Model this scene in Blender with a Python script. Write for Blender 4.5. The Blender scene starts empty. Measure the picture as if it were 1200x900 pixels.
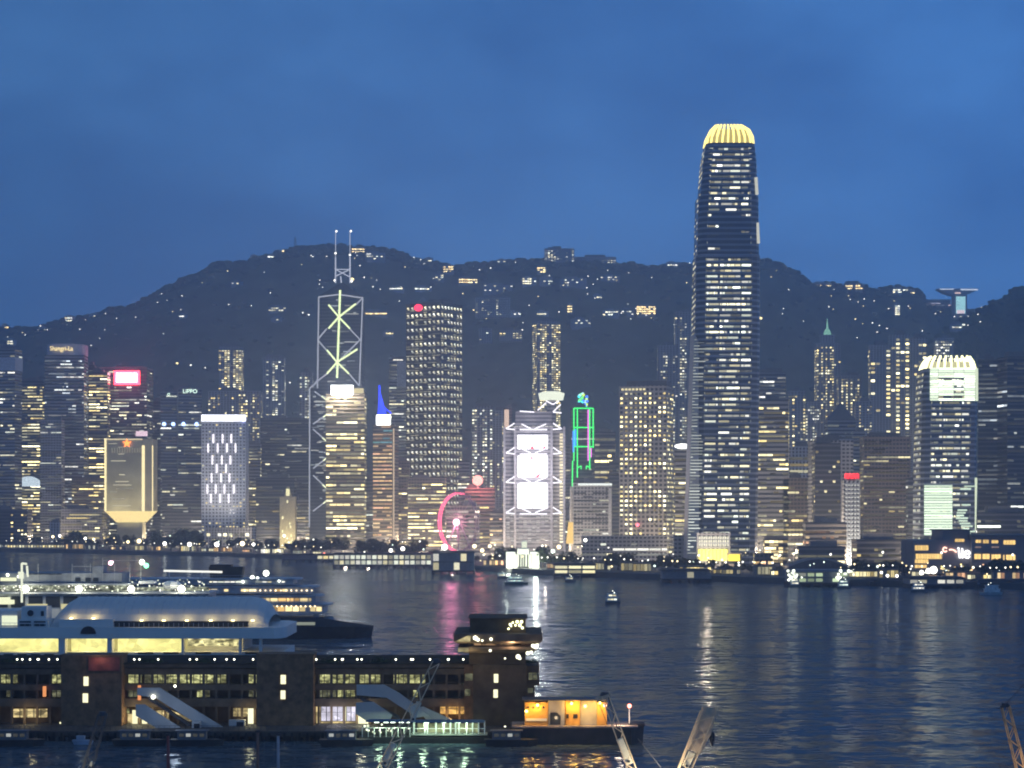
import bpy, math, random
from mathutils import Vector, Matrix, noise
R = math.radians
random.seed(7)
sc = bpy.context.scene
COL = sc.collection

# ------------------------------------------------------------------ camera, world, light, exposure
F, HOR, CAMH = 2400.0, 600.0, 45.0        # focal length in photo pixels, horizon row, eye height in metres
HAZE = 0.00019
cam = bpy.data.cameras.new('camera')
cam_ob = bpy.data.objects.new('camera', cam)
COL.objects.link(cam_ob)
sc.camera = cam_ob
cam_ob.location = (0, 0, CAMH)
cam_ob.rotation_euler = (R(90), 0, 0)
cam.sensor_width = 36.0
cam.lens = F / 1200.0 * 36.0
cam.shift_y = (HOR - 450.0) / 1200.0
cam.clip_start = 1.0
cam.clip_end = 60000.0

world = bpy.data.worlds.new("World")
sc.world = world
world.use_nodes = True
wt = world.node_tree
bg = wt.nodes['Background']
def wn(t, **k):
    n = wt.nodes.new(t)
    for a, b in k.items(): setattr(n, a, b)
    return n
def wl(a, b): wt.links.new(a, b)
SUN_EL, SUN_ROT = 4.0, 110.0
sky = wn('ShaderNodeTexSky', sky_type='NISHITA', sun_disc=False)
sky.sun_elevation = R(SUN_EL); sky.sun_rotation = R(SUN_ROT)
sky.ozone_density = 4.0; sky.dust_density = 0.4
tc = wn('ShaderNodeTexCoord')
sep = wn('ShaderNodeSeparateXYZ'); wl(tc.outputs['Generated'], sep.inputs[0])
# dusk blue deck of thin cloud over the clear twilight sky
ramp = wn('ShaderNodeValToRGB')
wl(sep.outputs['Z'], ramp.inputs[0])
e = ramp.color_ramp.elements
e[0].position = 0.0; e[0].color = (0.060, 0.232, 0.620, 1)
e[1].position = 1.0; e[1].color = (0.075, 0.130, 0.240, 1)
m1 = e.new(0.10); m1.color = (0.052, 0.198, 0.550, 1)
m3 = e.new(0.55); m3.color = (0.060, 0.140, 0.320, 1)
m2 = e.new(0.28); m2.color = (0.042, 0.158, 0.440, 1)
mp = wn('ShaderNodeMapping'); wl(tc.outputs['Generated'], mp.inputs[0])
mp.inputs['Scale'].default_value = (1.8, 1.8, 3.4)
mp.inputs['Location'].default_value = (0.35, 0.0, 0.6)
mp.inputs['Rotation'].default_value = (0, R(14), 0)
nz = wn('ShaderNodeTexNoise'); nz.inputs['Scale'].default_value = 4.2; nz.inputs['Detail'].default_value = 5.0
nz.inputs['Roughness'].default_value = 0.52
wl(mp.outputs[0], nz.inputs['Vector'])
cr = wn('ShaderNodeValToRGB'); wl(nz.outputs['Fac'], cr.inputs[0])
cr.color_ramp.elements[0].position = 0.36; cr.color_ramp.elements[0].color = (0.66, 0.70, 0.76, 1)
cr.color_ramp.elements[1].position = 0.66; cr.color_ramp.elements[1].color = (1.18, 1.12, 1.08, 1)
mul = wn('ShaderNodeMix', data_type='RGBA', blend_type='MULTIPLY'); mul.inputs[0].default_value = 1.0
wl(ramp.outputs[0], mul.inputs[6]); wl(cr.outputs[0], mul.inputs[7])
# the east (left) side of the sky is already darker than the west
xr = wn('ShaderNodeMapRange'); wl(sep.outputs['X'], xr.inputs['Value'])
xr.inputs['From Min'].default_value = -0.28; xr.inputs['From Max'].default_value = 0.2
xr.inputs['To Min'].default_value = 0.0; xr.inputs['To Max'].default_value = 1.0
xc = wn('ShaderNodeMix', data_type='RGBA'); wl(xr.outputs[0], xc.inputs[0])
xc.inputs[6].default_value = (0.85, 0.76, 0.70, 1); xc.inputs[7].default_value = (1.06, 1.06, 1.06, 1)
mul2 = wn('ShaderNodeMix', data_type='RGBA', blend_type='MULTIPLY'); mul2.inputs[0].default_value = 1.0
wl(mul.outputs[2], mul2.inputs[6]); wl(xc.outputs[2], mul2.inputs[7])
scl = wn('ShaderNodeMix', data_type='RGBA', blend_type='MULTIPLY'); scl.inputs[0].default_value = 1.0
wl(mul2.outputs[2], scl.inputs[6]); scl.inputs[7].default_value = (14.0, 14.0, 14.0, 1)
mixs = wn('ShaderNodeMix', data_type='RGBA'); mixs.inputs[0].default_value = 0.92
wl(sky.outputs[0], mixs.inputs[6]); wl(scl.outputs[2], mixs.inputs[7])
wl(mixs.outputs[2], bg.inputs[0])
bg.inputs[1].default_value = 0.074

sun = bpy.data.lights.new('sun', 'SUN'); sun.energy = 0.02; sun.angle = R(20); sun.color = (1.0, 0.85, 0.75)
sun_ob = bpy.data.objects.new('sun', sun); COL.objects.link(sun_ob)
sun_ob.rotation_euler = (R(90 - SUN_EL), 0, R(180 - SUN_ROT))

vs = sc.view_settings
sc.display_settings.display_device = 'sRGB'
vs.view_transform = 'Standard'; vs.look = 'None'; vs.gamma = 1.0; vs.use_curve_mapping = False
vs.exposure = 0.42
cy = sc.cycles
cy.use_denoising = True
try: cy.denoiser = 'OPENIMAGEDENOISE'
except Exception: pass
cy.max_bounces = 5; cy.diffuse_bounces = 2; cy.glossy_bounces = 3; cy.volume_bounces = 1; cy.transparent_max_bounces = 6
cy.caustics_reflective = False; cy.caustics_refractive = False
cy.sample_clamp_indirect = 6.0
cy.volume_max_steps = 64
sc.render.filter_size = 1.7 if hasattr(sc.render, 'filter_size') else 1.5
cy.pixel_filter_type = 'BLACKMAN_HARRIS'; cy.filter_width = 1.9

# ------------------------------------------------------------------ helpers
def PX(X, D): return (X - 600.0) / F * D
def PZ(Y, D): return CAMH + (HOR - Y) / F * D
def P(X, Y, D): return Vector((PX(X, D), D, PZ(Y, D)))

def new_mat(name):
    m = bpy.data.materials.new(name); m.use_nodes = True
    return m, m.node_tree, m.node_tree.nodes['Principled BSDF']

def plain(name, col, rough=0.6, metal=0.0, var=0.25, scale=0.5, spec=0.4):
    """a painted or cast surface: colour broken up by two noises, slight bump"""
    m, t, b = new_mat(name)
    tcn = t.nodes.new('ShaderNodeTexCoord')
    n1 = t.nodes.new('ShaderNodeTexNoise'); n1.inputs['Scale'].default_value = scale; n1.inputs['Detail'].default_value = 6
    t.links.new(tcn.outputs['Object'], n1.inputs['Vector'])
    r = t.nodes.new('ShaderNodeValToRGB'); t.links.new(n1.outputs['Fac'], r.inputs[0])
    r.color_ramp.elements[0].position = 0.3; r.color_ramp.elements[1].position = 0.7
    r.color_ramp.elements[0].color = tuple(c * (1 - var) for c in col) + (1,)
    r.color_ramp.elements[1].color = tuple(min(1, c * (1 + var)) for c in col) + (1,)
    t.links.new(r.outputs[0], b.inputs['Base Color'])
    b.inputs['Roughness'].default_value = rough; b.inputs['Metallic'].default_value = metal
    b.inputs['Specular IOR Level'].default_value = spec
    return m

def facade(name, wall, glass=(0.03, 0.035, 0.045), fh=4.0, bay=3.2, vf=0.45, hf=0.0, rough=0.22):
    """floors of glazing between spandrels (vf: share of a storey that is glass, hf: share of a bay that is pier)"""
    m, t, b = new_mat(name)
    N = t.nodes; L = t.links
    tcn = N.new('ShaderNodeTexCoord'); s = N.new('ShaderNodeSeparateXYZ'); L.new(tcn.outputs['Object'], s.inputs[0])
    def mth(op, a, bb=None):
        n = N.new('ShaderNodeMath'); n.operation = op
        for i, v in ((0, a), (1, bb)):
            if v is None: continue
            if isinstance(v, (int, float)): n.inputs[i].default_value = v
            else: L.new(v, n.inputs[i])
        return n.outputs[0]
    fz = mth('FRACT', mth('DIVIDE', s.outputs['Z'], fh))
    g = mth('LESS_THAN', fz, vf)
    if hf > 0:
        u = mth('ADD', s.outputs['X'], s.outputs['Y'])
        g = mth('MULTIPLY', g, mth('GREATER_THAN', mth('FRACT', mth('DIVIDE', u, bay)), hf))
    geo = N.new('ShaderNodeNewGeometry'); s2 = N.new('ShaderNodeSeparateXYZ'); L.new(geo.outputs['Normal'], s2.inputs[0])
    side = mth('LESS_THAN', mth('ABSOLUTE', s2.outputs['Z']), 0.5)
    g = mth('MULTIPLY', g, side)
    nn = N.new('ShaderNodeTexNoise'); nn.inputs['Scale'].default_value = 0.03; nn.inputs['Detail'].default_value = 7
    L.new(tcn.outputs['Object'], nn.inputs['Vector'])
    rw = N.new('ShaderNodeValToRGB'); L.new(nn.outputs['Fac'], rw.inputs[0])
    rw.color_ramp.elements[0].position = 0.3; rw.color_ramp.elements[1].position = 0.7
    rw.color_ramp.elements[0].color = tuple(c * 0.72 for c in wall) + (1,)
    rw.color_ramp.elements[1].color = tuple(min(1, c * 1.2) for c in wall) + (1,)
    mx = N.new('ShaderNodeMix'); mx.data_type = 'RGBA'; L.new(g, mx.inputs[0])
    L.new(rw.outputs[0], mx.inputs[6]); mx.inputs[7].default_value = glass + (1,)
    L.new(mx.outputs[2], b.inputs['Base Color'])
    rr = N.new('ShaderNodeMapRange'); L.new(g, rr.inputs['Value'])
    rr.inputs['To Min'].default_value = 0.7; rr.inputs['To Max'].default_value = rough
    L.new(rr.outputs[0], b.inputs['Roughness'])
    return m

def glow_mat(name, strength=1.0, sampled=False):
    """lit glass: the colour and brightness of every pane come from the mesh"""
    m = bpy.data.materials.new(name); m.use_nodes = True; t = m.node_tree
    t.nodes.remove(t.nodes['Principled BSDF'])
    em = t.nodes.new('ShaderNodeEmission'); at = t.nodes.new('ShaderNodeAttribute'); at.attribute_name = 'glow'
    t.links.new(at.outputs['Color'], em.inputs['Color']); em.inputs['Strength'].default_value = strength
    t.links.new(em.outputs[0], t.nodes['Material Output'].inputs[0])
    m.cycles.emission_sampling = 'AUTO' if sampled else 'NONE'
    return m

def lamp_mat(name, col, s, sampled=False):
    m = bpy.data.materials.new(name); m.use_nodes = True; t = m.node_tree
    t.nodes.remove(t.nodes['Principled BSDF'])
    em = t.nodes.new('ShaderNodeEmission'); em.inputs['Color'].default_value = tuple(col) + (1,); em.inputs['Strength'].default_value = s
    t.links.new(em.outputs[0], t.nodes['Material Output'].inputs[0])
    m.cycles.emission_sampling = 'AUTO' if sampled else 'NONE'
    return m

class MB:
    def __init__(s): s.v = []; s.f = []; s.c = []
    def quad(s, a, b, c, d, col=None):
        n = len(s.v); s.v += [tuple(a), tuple(b), tuple(c), tuple(d)]; s.f.append((n, n+1, n+2, n+3)); s.c.append(col)
    def poly(s, pts, col=None):
        n = len(s.v); s.v += [tuple(p) for p in pts]; s.f.append(tuple(range(n, n+len(pts)))); s.c.append(col)
    def box(s, x0, x1, y0, y1, z0, z1, col=None):
        n = len(s.v)
        s.v += [(x0,y0,z0),(x1,y0,z0),(x1,y1,z0),(x0,y1,z0),(x0,y0,z1),(x1,y0,z1),(x1,y1,z1),(x0,y1,z1)]
        for f in ((0,3,2,1),(4,5,6,7),(0,1,5,4),(1,2,6,5),(2,3,7,6),(3,0,4,7)):
            s.f.append(tuple(n+i for i in f)); s.c.append(col)
    def bar(s, a, b, w, col=None, h=None):
        a = Vector(a); b = Vector(b); d = (b - a)
        if d.length < 1e-6: return
        d.normalize(); up = Vector((0,0,1)) if abs(d.z) < 0.95 else Vector((0,1,0))
        u = d.cross(up).normalized() * w / 2; v = d.cross(u).normalized() * (h or w) / 2
        n = len(s.v)
        s.v += [tuple(p) for p in (a-u-v, a+u-v, a+u+v, a-u+v, b-u-v, b+u-v, b+u+v, b-u+v)]
        for f in ((0,1,2,3),(7,6,5,4),(0,4,5,1),(1,5,6,2),(2,6,7,3),(3,7,4,0)):
            s.f.append(tuple(n+i for i in f)); s.c.append(col)
    def prism(s, pts, z0, z1, col=None, top=None):
        """pts counter-clockwise in plan; top: other outline for the upper end"""
        n = len(s.v); k = len(pts); top = top or pts
        s.v += [(p[0], p[1], z0) for p in pts] + [(p[0], p[1], z1) for p in top]
        s.f.append(tuple(range(n+k-1, n-1, -1))); s.c.append(col)
        s.f.append(tuple(range(n+k, n+2*k))); s.c.append(col)
        for i in range(k):
            j = (i+1) % k
            s.f.append((n+i, n+j, n+k+j, n+k+i)); s.c.append(col)
    def extrude_y(s, pts, y0, y1, col=None):
        """pts (x, z) outline seen from the front, pushed from y0 back to y1"""
        n = len(s.v); k = len(pts)
        s.v += [(p[0], y0, p[1]) for p in pts] + [(p[0], y1, p[1]) for p in pts]
        s.f.append(tuple(range(n, n+k))); s.c.append(col)
        s.f.append(tuple(range(n+2*k-1, n+k-1, -1))); s.c.append(col)
        for i in range(k):
            j = (i+1) % k
            s.f.append((n+i, n+k+i, n+k+j, n+j)); s.c.append(col)
    def cyl(s, x, y, z0, z1, r, k=12, col=None, r2=None):
        r2 = r if r2 is None else r2
        a = [(x+r*math.cos(2*math.pi*i/k), y+r*math.sin(2*math.pi*i/k)) for i in range(k)]
        b = [(x+r2*math.cos(2*math.pi*i/k), y+r2*math.sin(2*math.pi*i/k)) for i in range(k)]
        s.prism(a, z0, z1, col, b)
    def ball(s, c, r, k=8, col=None, sz=1.0):
        n = len(s.v); rings = k//2
        for i in range(1, rings):
            th = math.pi*i/rings
            for j in range(k):
                ph = 2*math.pi*j/k
                s.v.append((c[0]+r*math.sin(th)*math.cos(ph), c[1]+r*math.sin(th)*math.sin(ph), c[2]+r*sz*math.cos(th)))
        t = len(s.v); s.v += [(c[0],c[1],c[2]+r*sz), (c[0],c[1],c[2]-r*sz)]
        for i in range(rings-2):
            for j in range(k):
                a = n+i*k+j; b = n+i*k+(j+1)%k
                s.f.append((a, a+k, b+k, b)); s.c.append(col)
        for j in range(k):
            s.f.append((t, n+j, n+(j+1)%k)); s.c.append(col)
            q = n+(rings-2)*k
            s.f.append((t+1, q+(j+1)%k, q+j)); s.c.append(col)
    def build(s, name, mat, parent=None, kind=None, label=None, smooth=False):
        me = bpy.data.meshes.new(name); me.from_pydata(s.v, [], s.f); me.update()
        if any(c is not None for c in s.c):
            at = me.attributes.new('glow', 'FLOAT_COLOR', 'FACE')
            flat = []
            for c in s.c: flat += [*(c or (0, 0, 0)), 1.0]
            at.data.foreach_set('color', flat)
        if smooth: me.polygons.foreach_set('use_smooth', [True]*len(me.polygons))
        me.materials.append(mat)
        o = bpy.data.objects.new(name, me); COL.objects.link(o)
        if parent is not None: o.parent = parent
        if kind: o['kind'] = kind
        if label: o['label'] = label
        return o

def tag(o, label=None, cat=None, group=None, kind=None):
    if label: o['label'] = label
    if cat: o['category'] = cat
    if group: o['group'] = group
    if kind: o['kind'] = kind
    return o
def thing(name, label, cat, loc=(0,0,0), rz=0.0, group=None):
    o = bpy.data.objects.new(name, None); COL.objects.link(o)
    o.empty_display_size = 1; o.location = loc; o.rotation_euler = (0, 0, rz)
    return tag(o, label, cat, group)
def copy_tree(o, parent=None):
    c = o.copy(); COL.objects.link(c)
    if parent is not None: c.parent = parent
    for ch in list(o.children): copy_tree(ch, c)
    return c
def point(name, loc, power, col, radius=1.0, parent=None):
    l = bpy.data.lights.new(name, 'POINT'); l.energy = power; l.color = col; l.shadow_soft_size = radius
    o = bpy.data.objects.new(name, l); COL.objects.link(o); o.location = loc
    if parent is not None: o.parent = parent
    return o
def flood(name, loc, target, power, col, cone=70, parent=None):
    l = bpy.data.lights.new(name, 'SPOT'); l.energy = power; l.color = col; l.shadow_soft_size = 1.0; l.spot_size = R(cone); l.spot_blend = .9
    o = bpy.data.objects.new(name, l); COL.objects.link(o); o.location = loc
    o.rotation_euler = (Vector(target)-Vector(loc)).to_track_quat('-Z', 'Y').to_euler()
    if parent is not None: o.parent = parent
    return o
def text(name, body, size, loc, mat, parent=None, depth=0.15, align='CENTER', sx=1.0):
    c = bpy.data.curves.new(name, 'FONT'); c.body = body; c.size = size; c.extrude = depth
    c.align_x = align; c.align_y = 'CENTER'; c.materials.append(mat)
    t_ = bpy.data.objects.new('lettering', c); COL.objects.link(t_)
    me = bpy.data.meshes.new_from_object(t_); bpy.data.objects.remove(t_)
    o = bpy.data.objects.new(name, me); COL.objects.link(o)
    o.rotation_euler = (R(90), 0, 0); o.location = loc; o.scale = (sx, 1, 1)
    if parent is not None: o.parent = parent
    return o

WARM = [(1.0,.82,.36), (1.0,.88,.48), (1.0,.76,.28), (1.0,.93,.58)]
WHITE = [(1.0,.95,.66), (1.0,.90,.54), (.95,1.0,.80), (1.0,.98,.84)]
COOL = [(.85,.95,1.0), (.95,1.0,.92), (1.0,.97,.86)]
GREEN = [(.84,1.0,.74), (.92,1.0,.80), (.98,1.0,.84)]
ORANGE = [(1.0,.62,.25), (1.0,.72,.36), (1.0,.55,.30)]
GLOW = glow_mat('window_light', 1.0)
def sc3(c, k): return (c[0]*k, c[1]*k, c[2]*k)

def rects(w, z0, z1, mode, p, fh, bay, pal, gain, wf=0.62, hf=0.42, seed=0, clump=1.0):
    """lit window rectangles (u0, u1, z0, z1, colour) of one facade"""
    rnd = random.Random(seed); out = []
    nf = max(1, int((z1 - z0) / fh)); nb = max(1, int(w / bay)); bay = w / nb
    colp = [rnd.random() for _ in range(nb)]
    for i in range(nf):
        zb = z0 + i*fh + fh*0.3; zt = zb + fh*hf
        if mode == 'bands':
            fl = rnd.random(); u = 0
            fp = p * (0.35 + 1.3*fl)
            while u < nb:
                run = rnd.choice((1,1,2,2,3,4,6,9))
                q = fp * (1 + clump*1.6*noise.noise((u*0.22 + seed, i*0.16, seed*1.7)))
                if rnd.random() < q:
                    e1 = min(nb, u+run)
                    g = gain * rnd.choice((.10,.18,.3,.5,.9,1.5,2.2)) * (0.7 + 0.6*rnd.random()); cc = rnd.choice(pal)
                    for jj in range(u, e1, 2):      # neighbouring panes differ a little: blinds, partitions
                        out.append((jj*bay + bay*.06, min(e1, jj+2)*bay - bay*.06, zb, zt, sc3(cc, g*rnd.choice((.45,.8,1,1,1.15)))))
                elif rnd.random() < .5:
                    out.append((u*bay + bay*.08, min(nb, u+run)*bay - bay*.08, zb, zt, sc3(rnd.choice(pal), gain*rnd.choice((.03,.06,.1)))))
                u += run + (1 if rnd.random() < .3 else 0)
        else:
            for j in range(nb):
                q = p * (1 + clump*1.5*noise.noise((j*0.3 + seed, i*0.2, seed*0.7)))
                if mode == 'apart':
                    q *= 2.1 if colp[j] > .62 else (0.12 if colp[j] < .4 else .7)
                if rnd.random() < q:
                    g = gain * rnd.choice((.10,.2,.4,.7,1.1,1.9)) * (0.7 + 0.6*rnd.random())
                    c = (j + .5)*bay; hw = bay*wf/2
                    out.append((c-hw, c+hw, zb, zt, sc3(rnd.choice(pal), g)))
    return out

def put(mb, rs, face, w, d, off=0.12):
    """lay window rectangles on the face of a box standing on the local origin"""
    for (u0, u1, z0, z1, c) in rs:
        if face == 'front': mb.quad((u0-w/2, -d/2-off, z0), (u1-w/2, -d/2-off, z0), (u1-w/2, -d/2-off, z1), (u0-w/2, -d/2-off, z1), c)
        elif face == 'right': mb.quad((w/2+off, u0-d/2, z0), (w/2+off, u1-d/2, z0), (w/2+off, u1-d/2, z1), (w/2+off, u0-d/2, z1), c)
        else: mb.quad((-w/2-off, d/2-u0, z0), (-w/2-off, d/2-u1, z0), (-w/2-off, d/2-u1, z1), (-w/2-off, d/2-u0, z1), c)

# ------------------------------------------------------------------ setting: water, land, hills
def make_water():
    m, t, b = new_mat('harbour_water')
    N = t.nodes; L = t.links
    tcn = N.new('ShaderNodeTexCoord')
    mpn = N.new('ShaderNodeMapping'); L.new(tcn.outputs['Object'], mpn.inputs[0]); mpn.inputs['Scale'].default_value = (0.45, 1.0, 1.0)
    mpn.inputs['Rotation'].default_value = (0, 0, R(12))
    # facet slopes of swell, chop and ripples (never filtered away at a distance, unlike a bump map)
    acc = None
    def vm(op, x, y=None, s=None):
        n = N.new('ShaderNodeVectorMath'); n.operation = op
        for i, v in ((0, x), (1, y)):
            if v is None: continue
            if isinstance(v, tuple): n.inputs[i].default_value = v
            else: L.new(v, n.inputs[i])
        if s is not None:
            if isinstance(s, (int, float)): n.inputs['Scale'].default_value = s
            else: L.new(s, n.inputs['Scale'])
        return n.outputs[0]
    for sc_, det, amp in ((0.03, 3, 0.12), (0.17, 4, 0.72), (0.8, 3, 0.85)):
        n = N.new('ShaderNodeTexNoise'); n.inputs['Scale'].default_value = sc_; n.inputs['Detail'].default_value = det
        n.inputs['Roughness'].default_value = 0.6
        L.new(mpn.outputs[0], n.inputs['Vector'])
        v = vm('SCALE', vm('SUBTRACT', n.outputs['Color'], (.5, .5, .5)), None, amp)
        acc = v if acc is None else vm('ADD', acc, v)
    mp3 = N.new('ShaderNodeMapping'); L.new(tcn.outputs['Object'], mp3.inputs[0]); mp3.inputs['Scale'].default_value = (0.3, 1.0, 1.0)
    pn = N.new('ShaderNodeTexNoise'); pn.inputs['Scale'].default_value = 0.012; pn.inputs['Detail'].default_value = 4; L.new(mp3.outputs[0], pn.inputs['Vector'])
    pr = N.new('ShaderNodeMapRange'); L.new(pn.outputs['Fac'], pr.inputs['Value'])
    pr.inputs['From Min'].default_value = 0.38; pr.inputs['From Max'].default_value = 0.62; pr.inputs['To Min'].default_value = 0.5; pr.inputs['To Max'].default_value = 1.25
    acc = vm('MULTIPLY', vm('SCALE', acc, None, pr.outputs[0]), (1.0, 1.0, 0.0))
    nrm = vm('NORMALIZE', vm('ADD', acc, (0.0, 0.0, 1.0)))
    # steep little facets hide and shade each other at this grazing angle: only part of the light mirrors
    t.nodes.remove(b)
    gl = N.new('ShaderNodeBsdfGlossy'); gl.inputs['Roughness'].default_value = 0.10; gl.inputs['Color'].default_value = (.86, .93, 1, 1); L.new(nrm, gl.inputs['Normal'])
    df = N.new('ShaderNodeBsdfDiffuse'); df.inputs['Color'].default_value = (0.070, 0.108, 0.135, 1)
    fr = N.new('ShaderNodeFresnel'); fr.inputs['IOR'].default_value = 1.33; L.new(nrm, fr.inputs['Normal'])
    k = N.new('ShaderNodeMath'); k.operation = 'MULTIPLY'; L.new(fr.outputs[0], k.inputs[0]); k.inputs[1].default_value = 0.45
    mx = N.new('ShaderNodeMixShader'); L.new(k.outputs[0], mx.inputs[0]); L.new(df.outputs[0], mx.inputs[1]); L.new(gl.outputs[0], mx.inputs[2])
    L.new(mx.outputs[0], t.nodes['Material Output'].inputs[0])
    return m
mb = MB(); S = 30000
mb.quad((-S,-2000,0), (S,-2000,0), (S,S,0), (-S,S,0))
water = mb.build('harbour_water', make_water(), kind='structure')

SHORE = [(-900,618),(-200,640),(0,646),(300,653),(500,663),(600,672),(760,679),(950,685),(1200,691),(1400,697),(2200,722)]
def shore_xy(i):
    X, Y = SHORE[i]; D = F*CAMH/(Y-HOR); return (PX(X, D), D)
def shore_D(X):
    for i in range(len(SHORE)-1):
        if SHORE[i][0] <= X <= SHORE[i+1][0]:
            t = (X-SHORE[i][0])/(SHORE[i+1][0]-SHORE[i][0]); Y = SHORE[i][1]*(1-t)+SHORE[i+1][1]*t
            return F*CAMH/(Y-HOR)
    return 1500
LAND = 3.6
pts = [shore_xy(i) for i in range(len(SHORE))]
mb = MB(); n = len(pts)
mb.prism(pts + [(S, 600), (S, S-50), (-S, S-50), (-S, 7000)], -4, LAND)
CONC = plain('seawall_concrete', (0.11,0.105,0.10), 0.85, var=.35, scale=.05)
mb.build('ground', CONC, kind='structure')
mb = MB()
for i in range(len(pts)-1):
    a, b = Vector((*pts[i], LAND+.004)), Vector((*pts[i+1], LAND+.004)); o1, o2 = Vector((0,26,0)), Vector((0,40,0))
    mb.quad(a+o1, b+o1, b+o2, a+o2)
mb.build('road', plain('road_asphalt', (0.05,0.05,0.052), 0.8, var=.2, scale=.1), kind='structure')
mb = MB()
for i in range(len(pts)-1):
    a, b = Vector((*pts[i], LAND)), Vector((*pts[i+1], LAND)); o1 = Vector((0,24.0,0)); o2 = Vector((0,25.6,0))
    n0 = len(mb.v)
    mb.quad(a+o1+Vector((0,0,.14)), b+o1+Vector((0,0,.14)), b+o2+Vector((0,0,.14)), a+o2+Vector((0,0,.14)))
    mb.quad(a+o1, b+o1, b+o1+Vector((0,0,.14)), a+o1+Vector((0,0,.14)))
    mb.quad(a+o2, a+o2+Vector((0,0,.14)), b+o2+Vector((0,0,.14)), b+o2)
mb.build('kerb', plain('kerb_stone', (0.3,0.3,0.29), 0.8, var=.15), kind='structure')

def interp(tab, x):
    if x <= tab[0][0]: return tab[0][1]
    for (a, b), (c, d) in zip(tab, tab[1:]):
        if x <= c: return b + (d-b)*(x-a)/(c-a)
    return tab[-1][1]
RIDGE = [(-400,405),(-200,398),(0,385),(40,386),(60,380),(80,375),(112,370),(128,364),(150,361),(170,352),(200,336),(225,323),(240,319),(255,308),
         (275,309),(300,304),(320,299),(345,293),(375,289),(400,289),(440,291),(470,297),(482,304),(500,307),(530,313),(560,311),(575,308),(600,308),(640,305),
         (700,307),(760,314),(790,311),(810,312),(860,310),(900,306),(912,312),(935,320),(950,334),(990,336),(1000,332),(1020,340),(1050,338),(1075,341),(1084,352),
         (1110,360),(1140,366),(1180,372),(1300,380),(1500,400)]
RIDGE2 = [(1030,470),(1060,430),(1090,398),(1118,380),(1138,370),(1152,362),(1160,354),(1175,349),(1190,338),(1200,334),(1250,318),(1330,300),(1500,290)]
DR, D0 = 4200.0, 3000.0
def hill_h(x, y):
    X = 600 + x/DR*F
    zr = PZ(interp(RIDGE, X), DR)
    t = (y-D0)/(DR-D0)
    if t <= 0: return LAND - 6
    if t <= 1:
        prof = 0.82*t + 0.18*t*t
        amp = t*(1-t)*4
        spur = 34*noise.noise((x*.0042, y*.0016, 3.1)) + 18*noise.noise((x*.011, y*.004, 8.2))
        h = LAND - 6 + (zr-LAND+6)*prof + amp*spur
    else:
        h = zr - 90*(t-1) - 240*max(0, t-1.05)
    tree = 5.0*noise.noise((x*.03, y*.03, 0)) + 4.5*noise.noise((x*.085, y*.06, 5))
    return h + tree*min(1, t*6)
def hill2_h(x, y):
    X = 600 + x/3300*F
    Yr = interp(RIDGE2, X); zr = PZ(Yr, 3300)
    if X < 1030: zr = 0
    t = (y-2750)/(550)
    if t <= 0: return -6
    h = -6 + (zr+6)*(t if t <= 1 else max(-1, 2-t))
    return h + (6*noise.noise((x*.03, y*.03, 2)) + 4.5*noise.noise((x*.09, y*.07, 7)))*min(1, t*4)
def terrain(name, fn, x0, x1, y0, y1, dx, dy, mat):
    nx = int((x1-x0)/dx)+1; ny = int((y1-y0)/dy)+1
    v = [(x0+i*dx, y0+j*dy, fn(x0+i*dx, y0+j*dy)) for j in range(ny) for i in range(nx)]
    f = [(j*nx+i, j*nx+i+1, (j+1)*nx+i+1, (j+1)*nx+i) for j in range(ny-1) for i in range(nx-1)]
    me = bpy.data.meshes.new(name); me.from_pydata(v, [], f); me.materials.append(mat)
    me.polygons.foreach_set('use_smooth', [True]*len(f))
    o = bpy.data.objects.new(name, me); COL.objects.link(o); o['kind'] = 'structure'
    return o
FOREST = plain('forest_slope', (0.085,0.10,0.07), 0.95, var=.45, scale=.02, spec=.1)
terrain('hills', hill_h, -1700, 1800, D0-20, 4700, 9, 16, FOREST)
terrain('near_hill', hill2_h, 540, 1500, 2740, 3900, 9, 16, FOREST)
def hill_hit(X, Y, off=0.0):
    """where the sight line of a photo pixel meets the hillside"""
    y = D0
    while y < DR + 60:
        for fn in ((hill_h, hill2_h) if PX(X, y) > 560 else (hill_h,)):
            if fn(PX(X, y), y) >= PZ(Y, y): return Vector((PX(X, y), y, fn(PX(X, y), y)))
        y += 8
    return Vector((PX(X, DR), DR, hill_h(PX(X, DR), DR)))

# leafy canopy over the ridges: uncountable, one object
def rock(mb, c, r, k=7, sz=.8, rnd=random):
    n = len(mb.v)
    for i in range(1, 4):
        th = math.pi*i/4
        for j in range(k):
            ph = 2*math.pi*(j+.5*(i%2))/k; q = r*(0.8+.4*rnd.random())
            mb.v.append((c[0]+q*math.sin(th)*math.cos(ph), c[1]+q*math.sin(th)*math.sin(ph), c[2]+q*sz*math.cos(th)))
    t = len(mb.v); mb.v += [(c[0],c[1],c[2]+r*sz)]
    for i in range(2):
        for j in range(k):
            a = n+i*k+j; b = n+i*k+(j+1)%k
            mb.f.append((a, a+k, b+k, b)); mb.c.append(None)
    for j in range(k): mb.f.append((t, n+j, n+(j+1)%k)); mb.c.append(None)
rw = random.Random(3); mb = MB()
for i in range(3600):
    X = rw.uniform(-20, 1220); D = rw.choice((DR, DR, DR, rw.uniform(3200, 4200))) + rw.uniform(-40, 10)
    x = PX(X, D); z = hill_h(x, D); rock(mb, (x, D, z+1), rw.uniform(4, 9), 6, .75, rw)
for i in range(500):
    D = 3300 + rw.uniform(-200, 8); x = PX(rw.uniform(1070, 1215), D); rock(mb, (x, D, hill2_h(x, D)+1), rw.uniform(3.5, 7.5), 6, .75, rw)
mb.build('woodland', FOREST, kind='stuff')

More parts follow.
